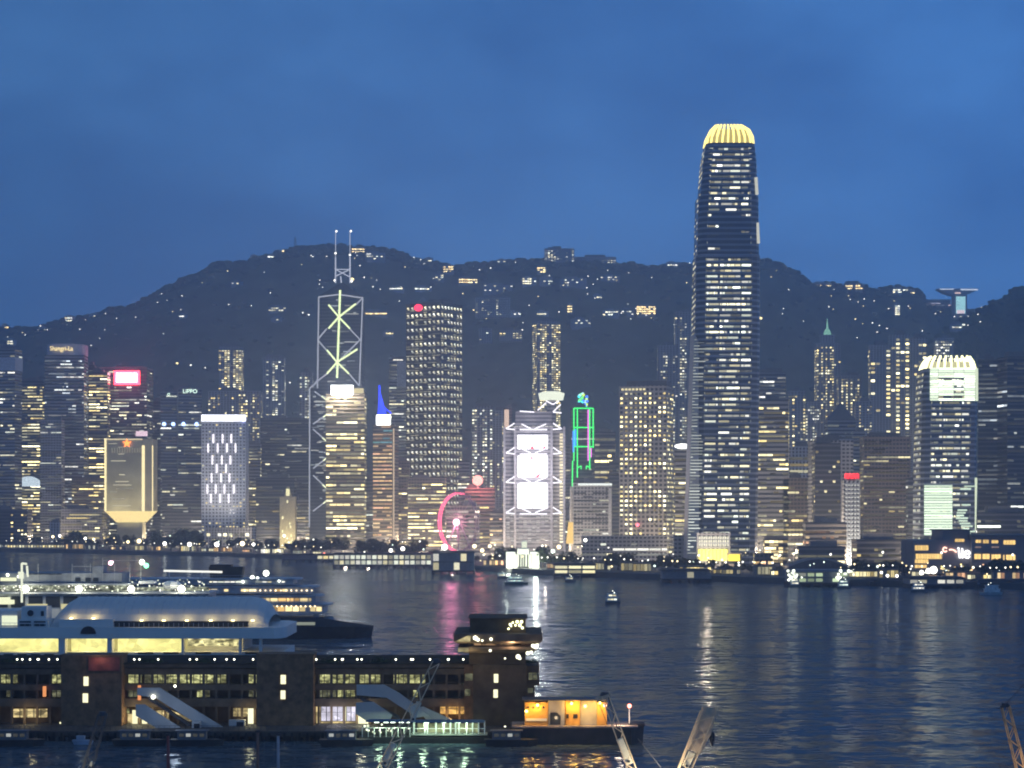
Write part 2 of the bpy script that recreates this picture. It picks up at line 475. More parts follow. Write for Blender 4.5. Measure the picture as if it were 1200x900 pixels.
# ------------------------------------------------------------------ materials of the city
M = {
 'grey':   facade('grey_stone_facade', (0.32,0.32,0.33)),
 'pale':   facade('pale_tile_facade', (0.44,0.43,0.42), fh=3.2, bay=3.4, vf=.5, hf=.35),
 'dark':   facade('dark_glass_facade', (0.15,0.15,0.16), glass=(.03,.035,.045), vf=.62),
 'black':  facade('black_glass_facade', (0.09,0.09,0.10), glass=(.02,.025,.035), vf=.62),
 'brown':  facade('brown_stone_facade', (0.22,0.175,0.15), fh=3.4, bay=3.0, vf=.5, hf=.3),
 'blue':   facade('blue_glass_facade', (0.20,0.23,0.26), glass=(.03,.04,.06), vf=.6, rough=.12),
 'warm':   facade('warm_stone_facade', (0.32,0.28,0.24), vf=.5),
 'white':  facade('white_frame_facade', (0.55,0.55,0.56), fh=3.2, bay=3.3, vf=.6, hf=.5),
 'round':  facade('round_window_facade', (0.48,0.45,0.41), fh=4.0, bay=3.9, vf=.55, hf=.4),
 'gold':   facade('bronze_glass_facade', (0.28,0.22,0.14), glass=(.06,.05,.03), vf=.55),
 'apt':    facade('apartment_facade', (0.36,0.36,0.37), fh=3.0, bay=4.0, vf=.5, hf=.45),
}
ROOF = plain('roof_concrete', (0.16,0.16,0.17), .8, var=.3, scale=.1)
STEEL = plain('painted_steel', (0.42,0.43,0.45), .5, var=.12, scale=.2)
DSTEEL = plain('dark_steel', (0.07,0.075,0.085), .55, var=.2, scale=.3)
WPAINT = plain('white_paint', (0.72,0.73,0.74), .45, var=.08, scale=.2)

SEED = [100]
def tower(label, X0, X1, Yt, D, mat='grey', mode='bands', p=.3, pal=WHITE, g=1.0, fh=4.0, bay=3.0, r=.7, rot=0, name='office_tower',
          cat='office tower', hf=.42, wf=.62, zb=LAND, roof=True, group=None, clump=1.0, ztopwin=None, zlow=None):
    a = R(rot); V = (X1-X0)/F*D
    w = V/(math.cos(a)+r*abs(math.sin(a))); d = w*r
    top = PZ(Yt, D); h = top - zb
    o = thing(name, label, cat, (PX((X0+X1)/2, D), D+d*.5, zb), a, group)
    SEED[0] += 1; s0 = SEED[0]*1.37
    mb = MB(); mb.box(-w/2, w/2, -d/2, d/2, 0, h-1.2)
    mb.box(-w/2-.25, w/2+.25, -d/2-.25, d/2+.25, h-1.2, h)
    mb.build('walls', M[mat] if isinstance(mat, str) else mat, o)
    if roof:
        rb = MB(); q = random.Random(SEED[0])
        for k in range(2):
            cx = q.uniform(-.22,.22)*w; cw = q.uniform(.12,.24)*w
            rb.box(cx-cw, cx+cw, -d*.25+k*.7, d*.2+k*.9, h, h+q.uniform(2.5, 5)+k*.4)
        rb.build('roof_plant', ROOF, o)
    p = min(.95, p*1.45) if p < .85 else p; g = g*1.55
    if p > 0:
        wm = MB(); zt = h - (ztopwin or 3); zl = zlow or 4
        put(wm, rects(w, zl, zt, mode, p, fh, bay, pal, g, wf, hf, s0, clump), 'front', w, d)
        put(wm, rects(d, zl, zt, mode, p, fh, bay, pal, g*.8, wf, hf, s0+.5, clump), 'right', w, d)
        put(wm, rects(d, zl, zt, mode, p, fh, bay, pal, g*.8, wf, hf, s0+.7, clump), 'left', w, d)
        if wm.f: wm.build('lit_windows', GLOW, o, kind='stuff')
    o['dims'] = (w, d, h)
    return o
def dims(o): w, d, h = o['dims']; return w, d, h
def clean(o):
    if 'dims' in o: del o['dims']

T = []
def tw(*a, **k):
    o = tower(*a, **k); T.append(o); return o

# far row, high on the slopes (base on the hillside)
def hz(X, D): return max(LAND, hill_h(PX(X, D), D) - 2)
A = dict(name='apartment_tower', cat='apartment tower', wf=.74, hf=.5)
# --- left of the photograph
t_l1 = tw('grey tower with a broad pale top band, cut by the left edge', -14, 21, 409, 2480, 'grey', 'bands', .16, WHITE, .5, rot=-8)
t_l2 = tw('dark tower dotted with yellow windows around a pale blue lit dome', 18, 50, 446, 2640, 'dark', 'bands', .48, WARM, 1.0, bay=3.6)
t_l3 = tw('grey tower with yellow lettering on a rounded pale crown', 50, 98, 416, 2560, 'grey', 'bands', .30, COOL, .35, bay=2.4, r=.8, rot=4)
tw('pale narrow slab standing against the foot of the lettered tower', 47, 72, 492, 2500, 'pale', 'bands', .12, WHITE, .35, fh=3.4)
tw('slim dark tower squeezed between the lettered tower and the red sign tower', 98, 111, 428, 2620, 'black', 'bands', .12, COOL, .5)
t_l6 = tw('purplish tower carrying the glowing red and white rooftop sign', 110, 172, 430, 2640, 'black', 'bands', .26, WHITE, .7, bay=3.2)
tw('narrow tower of bright yellow strips left of the red sign', 104, 126, 436, 2600, 'dark', 'bands', .55, WARM, 1.1, bay=4)
tw('pale low block with rows of dim windows at the foot of the lettered tower', 72, 120, 596, 2470, 'pale', 'bands', .3, WARM, .5, r=.5, name='office_block', cat='office block')
tw('dark low block with a few yellow windows beside the left edge', -20, 32, 597, 2400, 'black', 'dots', .10, WARM, 1.0, bay=4, fh=4.5, r=.5, name='office_block', cat='office block')
tw('white narrow lift tower rising from the waterfront trees', 58, 70, 612, 2400, 'white', 'dots', .0, WHITE, .4, name='lift_tower', cat='tower')
tw('dark slender tower behind the glass block with gold edges', 176, 192, 470, 2700, 'black', 'bands', .12, WHITE, .5)
t_li1 = tw('dark twin tower with a small green lit badge at its top', 186, 207, 458, 2560, 'blue', 'bands', .16, WHITE, .45, rot=10)
t_li2 = tw('dark twin tower with green white capital letters at its top', 206, 236, 455, 2560, 'blue', 'bands', .16, WHITE, .45, rot=10)
t_s8b = tw('apartment tower with warm dots rising behind the white gridded tower', 244, 304, 458, 2750, 'apt', 'apart', .34, WARM, .7, r=.5, **A)
tw('lone far apartment tower with yellow windows below the left ridge', 256, 283, 406, 3120, 'apt', 'apart', .42, WARM, .9, fh=3.2, bay=4.2, zb=hz(270,3120), **A)
tw('lone far apartment tower with white windows right of its yellow neighbour', 308, 333, 419, 3120, 'apt', 'apart', .34, WHITE, .8, fh=3.2, bay=4.2, zb=hz(320,3120), **A)
tw('broad dim tower with a flat top between white grid tower and truss tower', 305, 362, 490, 2600, 'black', 'bands', .10, WHITE, .4, r=.4)
tw('banded slab with pale strips directly right of the white gridded tower', 284, 305, 520, 2500, 'grey', 'bands', .35, WARM, .7, r=.5)
tw('small dark block in front of the broad dim tower', 300, 345, 560, 2380, 'black', 'bands', .07, WARM, .5, r=.5, name='office_block', cat='office block')
t_355 = tw('thin dim tower flecked with white lights left of the truss tower', 351, 366, 436, 2700, 'apt', 'apart', .3, WHITE, .6, **A)
# --- middle
t_455 = tw('grey tower with a pale blank top panel left of the dotted tower', 456, 479, 421, 2520, 'grey', 'bands', .3, WHITE, .5)
t_ckc = tw('tall square tower covered in bright window dots with a red roof emblem', 475, 541, 355, 2380, 'black', 'none', 0, r=.9, rot=-33)
tw('brown tower with pale side fins in front of the dotted tower', 478, 522, 560, 2180, 'brown', 'bands', .55, WARM, .9, fh=3.8, r=.5)
t_wh = tw('low striped block glowing pink behind the observation wheel', 523, 562, 592, 2100, 'warm', 'bands', .75, [(1,.8,.62),(1,.86,.72)], .75, fh=5, bay=5, r=.5, name='office_block', cat='office block')
tw('dim apartment tower with scattered white dots behind the red globe light', 553, 577, 476, 2600, 'apt', 'apart', .32, WHITE, .7, **A)
tw('dim apartment tower with few lights left of the bright screens', 574, 594, 481, 2620, 'apt', 'apart', .25, WARM, .6, **A)
t_red = tw('pinkish slab under the round red globe light', 545, 580, 572, 2200, 'warm', 'bands', .22, WARM, .5, r=.5)
tw('low warm lit block at the foot of the screens', 574, 592, 600, 2100, 'warm', 'bands', .5, ORANGE, .6, r=.5, name='office_block', cat='office block')
tw('slim far apartment tower with a bright tiled crown above the screens', 624, 657, 376, 3050, 'apt', 'apart', .55, WARM, .8, fh=3.3, bay=3.6, r=.6, rot=20, zb=hz(640,3050), **A)
tw('dark slab with long yellow strips right of the green neon tower', 694, 721, 506, 2250, 'dark', 'bands', .5, WARM, .8, fh=6, bay=4, r=.5)
t_std = tw('slim tower outlined in green neon with a coloured globe on top', 669, 697, 477, 2150, 'black', 'bands', .08, WHITE, .4, r=.8)
t_pcb = tw('grey gridded block with a white lit roof edge under the neon tower', 672, 717, 566, 2000, 'pale', 'bands', .25, WHITE, .22, fh=3.6, r=.6)
tw('long low pale block with strip windows in front of the dotted white tower', 682, 782, 628, 1700, 'pale', 'bands', .35, WHITE, .35, fh=4.2, bay=5, r=.22, name='civic_block', cat='civic block', roof=False)
t_jar = tw('pale tower punched with square yellow windows and a stepped roof', 726, 792, 452, 1800, 'round', 'dots', .60, WARM, 1.15, fh=4.1, bay=4.1, wf=.5, hf=.42, r=.8, rot=-14)
tw('dim tower with an arched top behind the yellow windowed tower', 771, 794, 404, 2700, 'apt', 'apart', .2, WHITE, .5, **A)
tw('far grey tower peeping out left of the tallest tower', 791, 816, 365, 2800, 'apt', 'apart', .25, WHITE, .5, zb=LAND, **A)
t_ell = tw('dim tower with a white oval roof lamp left of the tallest tower', 791, 812, 527, 1750, 'grey', 'bands', .4, WARM, .5)
tw('pale podium wing at the left foot of the tallest tower', 790, 806, 627, 1580, 'pale', 'dots', 0, name='podium', cat='podium', roof=False)
# --- right of the tallest tower
tw('blue grey tower with a stepped top just right of the tallest tower', 884, 921, 436, 2150, 'blue', 'bands', .22, COOL, .5)
tw('dim tower with rounded floors of pale strips right of the tallest tower', 884, 924, 468, 1750, 'grey', 'bands', .42, WARM, .65, bay=2.6, r=.8)
tw('apartment tower with yellow columns of light behind the pale framed block', 925, 944, 458, 2500, 'apt', 'apart', .55, WARM, .8, **A)
tw('short block of warm strips beside the glowing podium hall', 918, 946, 560, 1750, 'brown', 'bands', .4, WARM, .6)
tw('pale block with vertical fins above the dark glass tower', 925, 966, 523, 1900, 'white', 'bands', .18, WARM, .8, fh=6, bay=6)
t_pin = tw('tall slim apartment tower tapering to a green spire', 957, 985, 402, 2850, 'apt', 'apart', .5, WARM, .8, zb=hz(970,2850), **A)
tw('shoulder apartment tower right of the green spire tower', 983, 1010, 440, 2800, 'apt', 'apart', .45, WARM, .7, **A)
tw('dim apartment tower left of the green spire tower', 936, 960, 470, 2750, 'apt', 'apart', .28, WHITE, .5, **A)
t_bk = tw('pale framed tower wrapped round a dark glass shaft', 951, 1000, 516, 1700, 'pale', 'none', 0, r=.6)
t_drk = tw('dark glass slab with scattered yellow windows in front of the pale frame', 955, 985, 519, 1660, 'black', 'dots', .07, WARM, .8)
t_pyr = tw('grey tower topped by a dark pyramid roof', 970, 1003, 492, 2200, 'grey', 'bands', .1, WHITE, .4, roof=False)
t_ap1 = tw('left one of the three warm lit apartment towers under the far ridge', 1020, 1044, 404, 2700, 'apt', 'apart', .6, WARM, 1.2, fh=5.6, bay=5.6, **A)
t_ap2 = tw('middle one of the three warm lit apartment towers, the tallest', 1044, 1066, 392, 2720, 'apt', 'apart', .6, WARM, 1.2, fh=5.6, bay=5.6, **A)
t_ap3 = tw('right one of the three warm lit apartment towers under the far ridge', 1066, 1086, 396, 2740, 'apt', 'apart', .6, WARM, 1.2, fh=5.6, bay=5.6, **A)
tw('dim far apartment tower with white windows behind the crowned green tower', 1097, 1118, 396, 2900, 'apt', 'apart', .5, WHITE, .7, **A)
tw('broad brown hotel with many short window strips and a flat roof', 1012, 1067, 511, 1750, 'brown', 'bands', .28, WARM, .35, fh=3.3, bay=2.6, r=.5)
tw('slim white stair tower lit from below between hotel and crowned tower', 1064, 1082, 560, 1700, 'dark', 'bands', .3, WHITE, .5)
t_wt = tw('bright white gridded tower with red neon characters on its roof', 989, 1008, 563, 1600, 'white', 'dots', 0, fh=3.2, r=.8)
tw('dark blue tower with faint lights right of the crowned tower', 1147, 1176, 421, 1800, 'black', 'bands', .10, COOL, .5, rot=-12)
tw('dark blue tower with a lit strip below its roof at the right edge', 1174, 1216, 418, 1780, 'black', 'bands', .10, COOL, .6, rot=12)
tw('dim tower in the gap between brown hotel and pale framed block', 1000, 1014, 505, 2100, 'grey', 'bands', .2, WHITE, .4)
# dim blocks seen low down in the gaps
gap = [
 ('low brown block with warm dots behind the trees left of the gold edged block', 84, 124, 560, 2560, 'brown', .4, WARM, .6),
 ('squat dark block between gold edged block and white gridded tower', 190, 236, 560, 2480, 'dark', .18, WHITE, .4),
 ('dim block with warm strips tucked behind the truss tower foot', 330, 364, 585, 2450, 'grey', .3, WARM, .6),
 ('dim block between golden banded tower and orange banded tower', 425, 440, 560, 2300, 'dark', .15, WHITE, .5),
 ('dim block between orange banded tower and brown finned tower', 464, 480, 540, 2300, 'brown', .25, WARM, .6),
 ('dim block with white dots between brown finned tower and wheel', 520, 550, 540, 2400, 'grey', .2, WHITE, .4),
 ('dim slab right of the screens behind the green neon tower', 656, 674, 520, 2400, 'dark', .15, WHITE, .4),
 ('dim slab between yellow windowed tower and neon tower block', 714, 730, 540, 2200, 'dark', .2, WARM, .5),
 ('low block with bright strips right of the podium hall', 944, 992, 612, 1560, 'warm', .35, ORANGE, .5),
 ('low dark block at the foot of the brown hotel', 1004, 1080, 632, 1480, 'dark', .25, WARM, .6),
 ('low dark block below the dark glass slab', 936, 990, 640, 1450, 'dark', .25, WARM, .7),
 ('dim tower far behind the crowned tower, left side', 1082, 1100, 450, 2500, 'apt', .3, WARM, .6),
 ('dim tower with pale strips between spire tower and framed block', 1003, 1022, 470, 2500, 'apt', .3, WARM, .5),
 ('dark low block with few lights at the right edge above the mall', 1145, 1210, 600, 1600, 'dark', .12, WHITE, .7),
]
for (lb, a, b, yt, D, mt, p, pal, g) in gap:
    tw(lb, a, b, yt, D, mt, 'apart' if mt == 'apt' else 'bands', p, pal, g, r=.5, name='apartment_tower' if mt == 'apt' else 'office_block', cat='apartment tower' if mt == 'apt' else 'office block')

# ------------------------------------------------------------------ features of single towers
def front_y(o): return -dims(o)[1]/2
def lamp(name, mb, parent, col, s, sampled=False, label=None):
    return mb.build(name, lamp_mat(name+'_light', col, s, sampled), parent, label=label)
def loc_rect(o, X0, X1, Y0, Y1, D, y=None, th=.6):
    """box on the front of tower o covering photo columns X0..X1, rows Y0 (top) .. Y1"""
    ox, oz = o.location.x, o.location.z
    mb = MB(); yy = front_y(o) if y is None else y
    mb.box(PX(X0,D)-ox, PX(X1,D)-ox, yy-th, yy-.02, PZ(Y1,D)-oz, PZ(Y0,D)-oz)
    return mb

w,d,h = dims(t_l1); mb = MB(); mb.box(-w/2-.6, w/2+.6, -d/2-.6, d/2+.6, h-26, h-10); mb.build('top_band', plain('pale_band', (.55,.56,.6), .6), t_l1)
# lettered tower: rounded crown
w,d,h = dims(t_l3); mb = MB()
pts = [(w/2*math.cos(R(a)), (d/2+3)*math.sin(R(a))) for a in range(180, 361, 15)] + [(w/2, d/2), (-w/2, d/2)]
mb.prism(pts, h, h+14); mb.build('crown', plain('crown_panel', (.55,.53,.55), .6), t_l3)
SIGNY = lamp_mat('yellow_sign_light', (1.0,.78,.35), 1.5)
text('sign_lettering', 'Shangri-La', 8, (-w*.06, -d/2-4.2, h+7.6), SIGNY, t_l3, .3, sx=.86)
# tower with the dome of light
w,d,h = dims(t_l2); D = t_l2.location.y; mb = MB(); zc = PZ(570,2640)-LAND
pts = [(-15+ -0, zc-3)]
pts = [(15*math.cos(R(a))*1.15, zc + 13*math.sin(R(a))) for a in range(0, 181, 15)]
mb.extrude_y(pts, -d/2-1.5, -d/2-.1); lamp('lit_dome', mb, t_l2, (.75,.9,1.0), .8)
# red rooftop sign
w,d,h = dims(t_l6); fy = front_y(t_l6); ox = t_l6.location.x
def rel(o, X, Y, D): return PX(X, D)-o.location.x, PZ(Y, D)-o.location.z
Ds = 2640
x0, z1 = rel(t_l6, 134, 434.5, Ds); x1, z0 = rel(t_l6, 164, 451, Ds)
mb = MB(); mb.box(x0, x1, fy-3, fy-1.5, z0, z1); sg = lamp('roof_sign', mb, t_l6, (1.0,.04,.07), 9.0, True)
mb = MB(); mb.box(x0+3, x1-3, fy-3.4, fy-3.05, z0+3, z1-3); lamp('sign_face', mb, sg, (1.0,.62,.66), 6.0, True)
point('glow_lamp', ((x0+x1)/2, fy-24, (z0+z1)/2), 4e4, (1.0,.16,.26), 6, t_l6)  # unseen light hung ahead of the sign, added for its glow in haze

# twin towers
for o, s, X in ((t_li1, 'o', 196), (t_li2, 'LIPPO', 221)):
    w,d,h = dims(o); text('sign_lettering', s, 7, (0, -d/2-.8, h-4), lamp_mat('green_white_light', (.75,1.0,.8), 1.8), o, .3)
    z = PZ(497, 2560)-LAND
    for k in (-1, 1): mb = MB(); mb.ball((k*w*.28, -d/2-1.5, z), 2.6, 8); lamp('blue_floodlight', mb, o, (.35,.5,1.0), 3.5)
# -- white gridded tower with light bars
D = 2430; o = thing('office_tower', 'white gridded tower with vertical light bars and a lit roof sign', 'office tower', (PX(262,D), D+14, LAND), 0)
w = 52/F*D; h = PZ(494,D)-LAND; d = 28
mb = MB(); mb.box(-w/2, w/2, -14, 14, 8, h); mb.build('walls', plain('white_wall', (.75,.74,.74), .7, var=.1), o)
mb = MB(); nb, nf = 13, 34; bw = w/nb; fh = (h-12)/nf
for i in range(nf):
    for j in range(nb): mb.box(-w/2+j*bw+bw*.27, -w/2+(j+1)*bw-bw*.27, -14.02, -13.2, 10+i*fh+fh*.32, 10+(i+1)*fh-fh*.22)
mb.build('window_recess', plain('dark_pane', (.03,.03,.035), .2), o, kind='stuff')
mb = MB(); rg = random.Random(5)
for i in range(nf):
    for j in range(nb):
        if rg.random() < (.35 if i in (3,4,9,10) else .05):
            mb.box(-w/2+j*bw+bw*.24, -w/2+(j+1)*bw-bw*.24, -14.12, -14.04, 10+i*fh+fh*.3, 10+(i+1)*fh-fh*.3, sc3(rg.choice(WARM), rg.uniform(.3,1.2)))
mb.build('lit_windows', GLOW, o, kind='stuff')
for (X, Y) in [(250,514),(261,514),(271,514),(244,525),(255,525),(266,525),(276,525),(249,539),(260,539),(270,539),(254,549),(265,549),(248,560),(259,560),(269,560),(243,573),(253,573),(263,573),(274,573),(247,584),(258,584),(268,584)]:
    mb = MB(); x = PX(X,D)-o.location.x; z = PZ(Y,D)-LAND; mb.box(x-.8, x+.8, -15, -14.15, z-5.2, z+5.2)
    mb.build('light_bar', lamp_mat('light_bar_light', (1.0,.93,1.0), 1.7), o)
mb = MB(); mb.box(-w/2, w/2, -14.6, -13.6, h+.4, h+8); mb.build('roof_sign', lamp_mat('roof_sign_light', (.92,.93,1.0), 2.6, True), o)
mb = MB(); mb.ball((w/2-3, -15, h+3), 3, 8); lamp('blue_floodlight', mb, o, (.4,.45,1.0), 6)
mb = MB()
for i in range(8): mb.box(-w/2+2+i*(w-4)/7-.9, -w/2+2+i*(w-4)/7+.9, -13, 13, 0, 8)
mb.build('pillars', WPAINT, o)
flood('facade_floodlight', (0, -85, 42), (0, -14, 85), 9e4, (1,.97,.97), 95, o)
T.append(o)
D = 2390; o = tower('white floodlit podium hall with columns below the gridded tower', 241, 306, 618, D, 'white', 'dots', .75, WHITE, 1.0, fh=7, bay=6, r=.3, name='podium', cat='podium', roof=False, hf=.5, clump=.4)
T.append(o)
# -- glass block with golden edges
D = 2440; o = thing('office_tower', 'glass block with glowing gold edges, red star and tapered golden foot', 'office tower', (PX(149,D), D+22, LAND), 0)
wl_, wr_ = PX(123,D)-o.location.x, PX(177,D)-o.location.x; zt = PZ(514,D)-LAND; zm = PZ(599,D)-LAND; zb_ = PZ(612,D)-LAND; fx = PX(167,D)-o.location.x
gm = plain('bronze_curtain_wall', (.42,.40,.28), .4, var=.3, scale=.04)
mb = MB(); mb.prism([(wl_,-22),(fx,-22),(wr_,-10),(wr_,22),(wl_,22)], zm, zt); mb.build('walls', gm, o)
mb = MB(); mb.prism([(-15,-12),(17,-12),(17,14),(-15,14)], zb_, zm, None, [(wl_,-22),(wr_-6,-22),(wr_,22),(wl_,22)]); lamp('tapered_foot', mb, o, (1.0,.76,.30), 1.15)
mb = MB(); mb.prism([(-14,-11),(16,-11),(16,13),(-14,13)], 0, zb_-.02); mb.build('base', gm, o)
for X, wd in ((123.6, 1.2), (168, 1.7), (176, 1.4)):
    x = PX(X,D)-o.location.x; mb = MB(); mb.box(x-wd, x+wd, -22.9+(12 if X > 170 else 0), -22.1+(12 if X > 170 else 0), zm, zt-(8 if X > 125 else 0)); lamp('gold_edge', mb, o, (1.0,.82,.42), 1.3)
mb = MB(); mb.box(wl_, fx, -22.8, -22.1, zt-1.6, zt); lamp('roof_edge', mb, o, (1.0,.85,.5), .7)
c = (0, -23.5, zt-5.5); mb = MB()
st = [(c[0]+(5.6 if k%2==0 else 2.3)*math.sin(math.pi*k/5), c[2]+(5.6 if k%2==0 else 2.3)*math.cos(math.pi*k/5)) for k in range(10)][::-1]
mb.extrude_y(st, -24.2, -23.2); lamp('star', mb, o, (1.0,.22,.04), 3.2, True)
wm = MB(); rg = random.Random(8)
for i in range(20):
    z = zm + 6 + i*4.1; u = rg.uniform(wl_+4, 0); l = rg.uniform(4, 22)
    if rg.random() < .55: wm.quad((u,-22.12,z),(min(fx-4,u+l),-22.12,z),(min(fx-4,u+l),-22.12,z+1.2),(u,-22.12,z+1.2), sc3((1,.9,.6), rg.uniform(.15,.7)))
for i in range(12):
    u = wl_+8+i*3.0; wm.quad((u,-22.12,zt-17),(u+1.3,-22.12,zt-17),(u+1.3,-22.12,zt-11),(u,-22.12,zt-11), (.22,.2,.13))
wm.build('lit_windows', GLOW, o, kind='stuff')
flood('facade_floodlight', (0, -60, 12), (0, -22, 55), 1.6e5, (1.0,.84,.5), 80, o)
# -- hotel-like block with pennant
mb = MB(); mb.prism([(10,-20),(24,-20),(20,-16)], zt+3, zt+9); mb.build('pennant', lamp_mat('pennant_light', (1.0,.72,.82), .9), o)
T.append(o)

# -- truss tower (prisms, lit cross bracing, two masts)
D = 2350.0; o = thing('office_tower', 'angular glass tower with lit X bracing and two thin masts', 'office tower', (PX(396,D), D, LAND), 0)
def L(X, Y, y=0): return (PX(X,D)-o.location.x, y, PZ(Y,D)-LAND)
hs = L(396,345)[2]; s2 = PX(424,D)-PX(372,D); xl = L(372,0)[0]; xr = L(424,0)[0]; zmid = L(0,455)[2]
bm = facade('mirror_glass_facade', (.06,.07,.09), glass=(.02,.025,.035), fh=4, vf=.7, rough=.08)
xl2 = L(362.5,0)[0]
mb = MB(); mb.prism([(xl2,0),(xr+3,0),(xr+3,52),(xl2,52)], 0, zmid)
mb.prism([(xl,2),(xr,2),(xr,50),(xl,50)], zmid, hs-2)
n0 = len(mb.v)   # sloped glass top
mb.v += [(xl,2,hs-2),(xr,2,hs-2),(xr,50,hs-2),(xl,50,hs-2),(L(400,0)[0],14,hs+16),(L(400,0)[0],38,hs+16)]
for f in ((0,1,4),(1,2,5,4),(2,3,5),(3,0,4,5)): mb.f.append(tuple(n0+i for i in f)); mb.c.append(None)
mb.build('walls', bm, o)
brace = MB()
def B(mbx, a, b, wd, y): mbx.bar(L(a[0],a[1],y), L(b[0],b[1],y), wd)
for a, b in (((373.5,348),(372,455)),((425,348),(421,452)),((373,348),(397,345)),((397,345),(425,349)),((363,455),(362.5,618)),((363,455),(372,447)),
             ((417,357),(425,349)),((397,372),(422,398)),((383,385),(372,398)),((372,398),(395,425)),((383,438),(370,448)),((395,425),(422,398)),((409,438),(421,452))):
    B(brace, a, b, 1.5, .6)
for a, b in (((369,459),(384,470)),((384,485),(367,497)),((367,503),(384,518)),((384,536),(367,549)),((367,557),(384,573)),((384,586),(367,599))): B(brace, a, b, 1.4, -1.0)
brace.build('truss_frame', lamp_mat('truss_frame_light', (.72,.76,.88), .48), o)
for (cx, cyy), arms in (((397,371.5),((385,357),(417,356),(385,385),(410,385))), ((395,424.5),((383,410),(419,409),(383,438),(409,438)))):
    mb = MB()
    for a in arms: B(mb, (cx,cyy), a, 2.0, 0.0)
    mb.build('lit_cross', lamp_mat('cross_light', (.86,1.0,.50), 1.25), o)
mb = MB(); B(mb, (398.6,340), (395,443), 2.2, -.4); mb.build('lit_mullion', lamp_mat('mullion_light', (.84,1.0,.5), 1.3), o)
mb = MB()
for a, b in (((384,470),(377,464)),((384,485),(379,489)),((384,518),(378,513)),((384,536),(379,540)),((384,573),(378,568)),((384,586),(379,590))): B(mb, a, b, 1.6, -2.2)
mb.build('lit_brace_end', lamp_mat('brace_light', (.95,1.0,.62), 1.1), o)
mb = MB()
for X in (392, 409):
    mb.bar(L(X,330,14), L(X,300,14), 1.6); mb.bar(L(X,300,14), L(X,268,14), .8)
mb.bar(L(392,322,14), L(409,314,14), 1.2); mb.bar(L(392,314,14), L(409,323,14), 1.2); mb.bar(L(400,344,14), L(398,322,14), 1.6)
mb.bar(L(392,314,14), L(409,314,14), 1.0)
mb.build('mast', lamp_mat('mast_light', (.7,.75,.9), .6), o)
mb = MB()
for X, Y in ((393,269),(410,269),(392,295),(409,297),(391,327),(411,328)): mb.ball(L(X,Y,14), 1.3, 6)
mb.build('mast_lamp', lamp_mat('mast_lamp_light', (1,.97,.85), 2.5), o)
wm = MB(); rg = random.Random(4)
for i in range(70):
    X = rg.choice((rg.uniform(364,381), rg.uniform(376,420))); Y = rg.uniform(350,450) if X > 381 else rg.uniform(460,600); a = L(X,Y,-.15 if Y > 455 else 1.85); l = rg.choice((3,5,9,16))
    if a[0]+l > xr-1: continue
    wm.quad(a, (a[0]+l,a[1],a[2]), (a[0]+l,a[1],a[2]+1.3), (a[0],a[1],a[2]+1.3), sc3(rg.choice(COOL), rg.uniform(.08,.45)))
wm.build('lit_windows', GLOW, o, kind='stuff')
T.append(o)
# -- gold banded tower
t_gold = tower('golden banded tower with a white rooftop sign in front of the truss tower', 382, 427, 462, 2250, 'gold', 'bands', .92, WARM, .8, fh=4.3, bay=3.6, hf=.5, r=.7, clump=.7)
T.append(t_gold)
D = 2250; mb = loc_rect(t_gold, 388, 414, 451.5, 463, D); lamp('roof_sign', mb, t_gold, (1.0,.96,.9), 5.0, True)
mb = loc_rect(t_gold, 414.3, 426, 455, 461, D, th=.5); lamp('sign_panel', mb, t_gold, (1.0,.85,.45), .7)
point('glow_lamp', (rel(t_gold,401,457,D)[0], front_y(t_gold)-10, rel(t_gold,401,457,D)[1]), 1.6e5, (1,.95,.9), 4, t_gold)
# -- orange banded tower with blue spire
t_or = tower('slim orange banded tower with a white sign and blue lit spire', 437, 466, 498, 2230, 'gold', 'none', 0, r=.9, rot=-9, roof=False)
T.append(t_or); w,d,h = dims(t_or); wm = MB(); rg = random.Random(2); nf = int(h/4.2)
for i in range(nf):
    z = 3+i*4.2; u = -w/2
    q = (h-z)/h
    while u < w/2*.72:
        l = rg.uniform(3, 12); e1 = min(w/2*.78, u+l)
        if rg.random() < .85:
            c = rg.choice(ORANGE) if q > .17 else rg.choice([(.3,.75,.72),(.25,.6,.7),(1,.6,.3)])
            wm.quad((u,-d/2-.15,z),(e1,-d/2-.15,z),(e1,-d/2-.15,z+1.7),(u,-d/2-.15,z+1.7), sc3(c, rg.uniform(.4,1.2)*(1 if q>.17 else .45)))
        u = e1+.6
wm.build('lit_windows', GLOW, t_or, kind='stuff')
mb = MB(); mb.box(w/2-1.5, w/2, -d/2-.8, -d/2-.1, 0, h-4); mb.build('corner_strip', lamp_mat('corner_strip_light', (1.0,.75,.5), .55), t_or)
mb = MB(); mb.box(-w*.34, w*.3, -d/2-.8, -d/2+2, h, h+11); lamp('roof_sign', mb, t_or, (1.0,.98,.95), 5.0, True)
zt = PZ(455,2230)-LAND; mb = MB()
mb.v += [(-w*.36,-3,h+11),(0.5,-3,h+11),(.5,3,h+11),(-w*.36,3,h+11),(-w*.30,0,zt)]
n0 = 0
for f in ((0,1,4),(1,2,4),(2,3,4),(3,0,4),(3,2,1,0)): mb.f.append(f); mb.c.append(None)
mb.bar((-w*.3,0,h+11),(-w*.3,0,zt+4), 1.6); mb.bar((-w*.2,0,h+22),(w*.25,0,h+13), 1.4)
lamp('spire', mb, t_or, (.02,.05,1.0), 1.9, True)
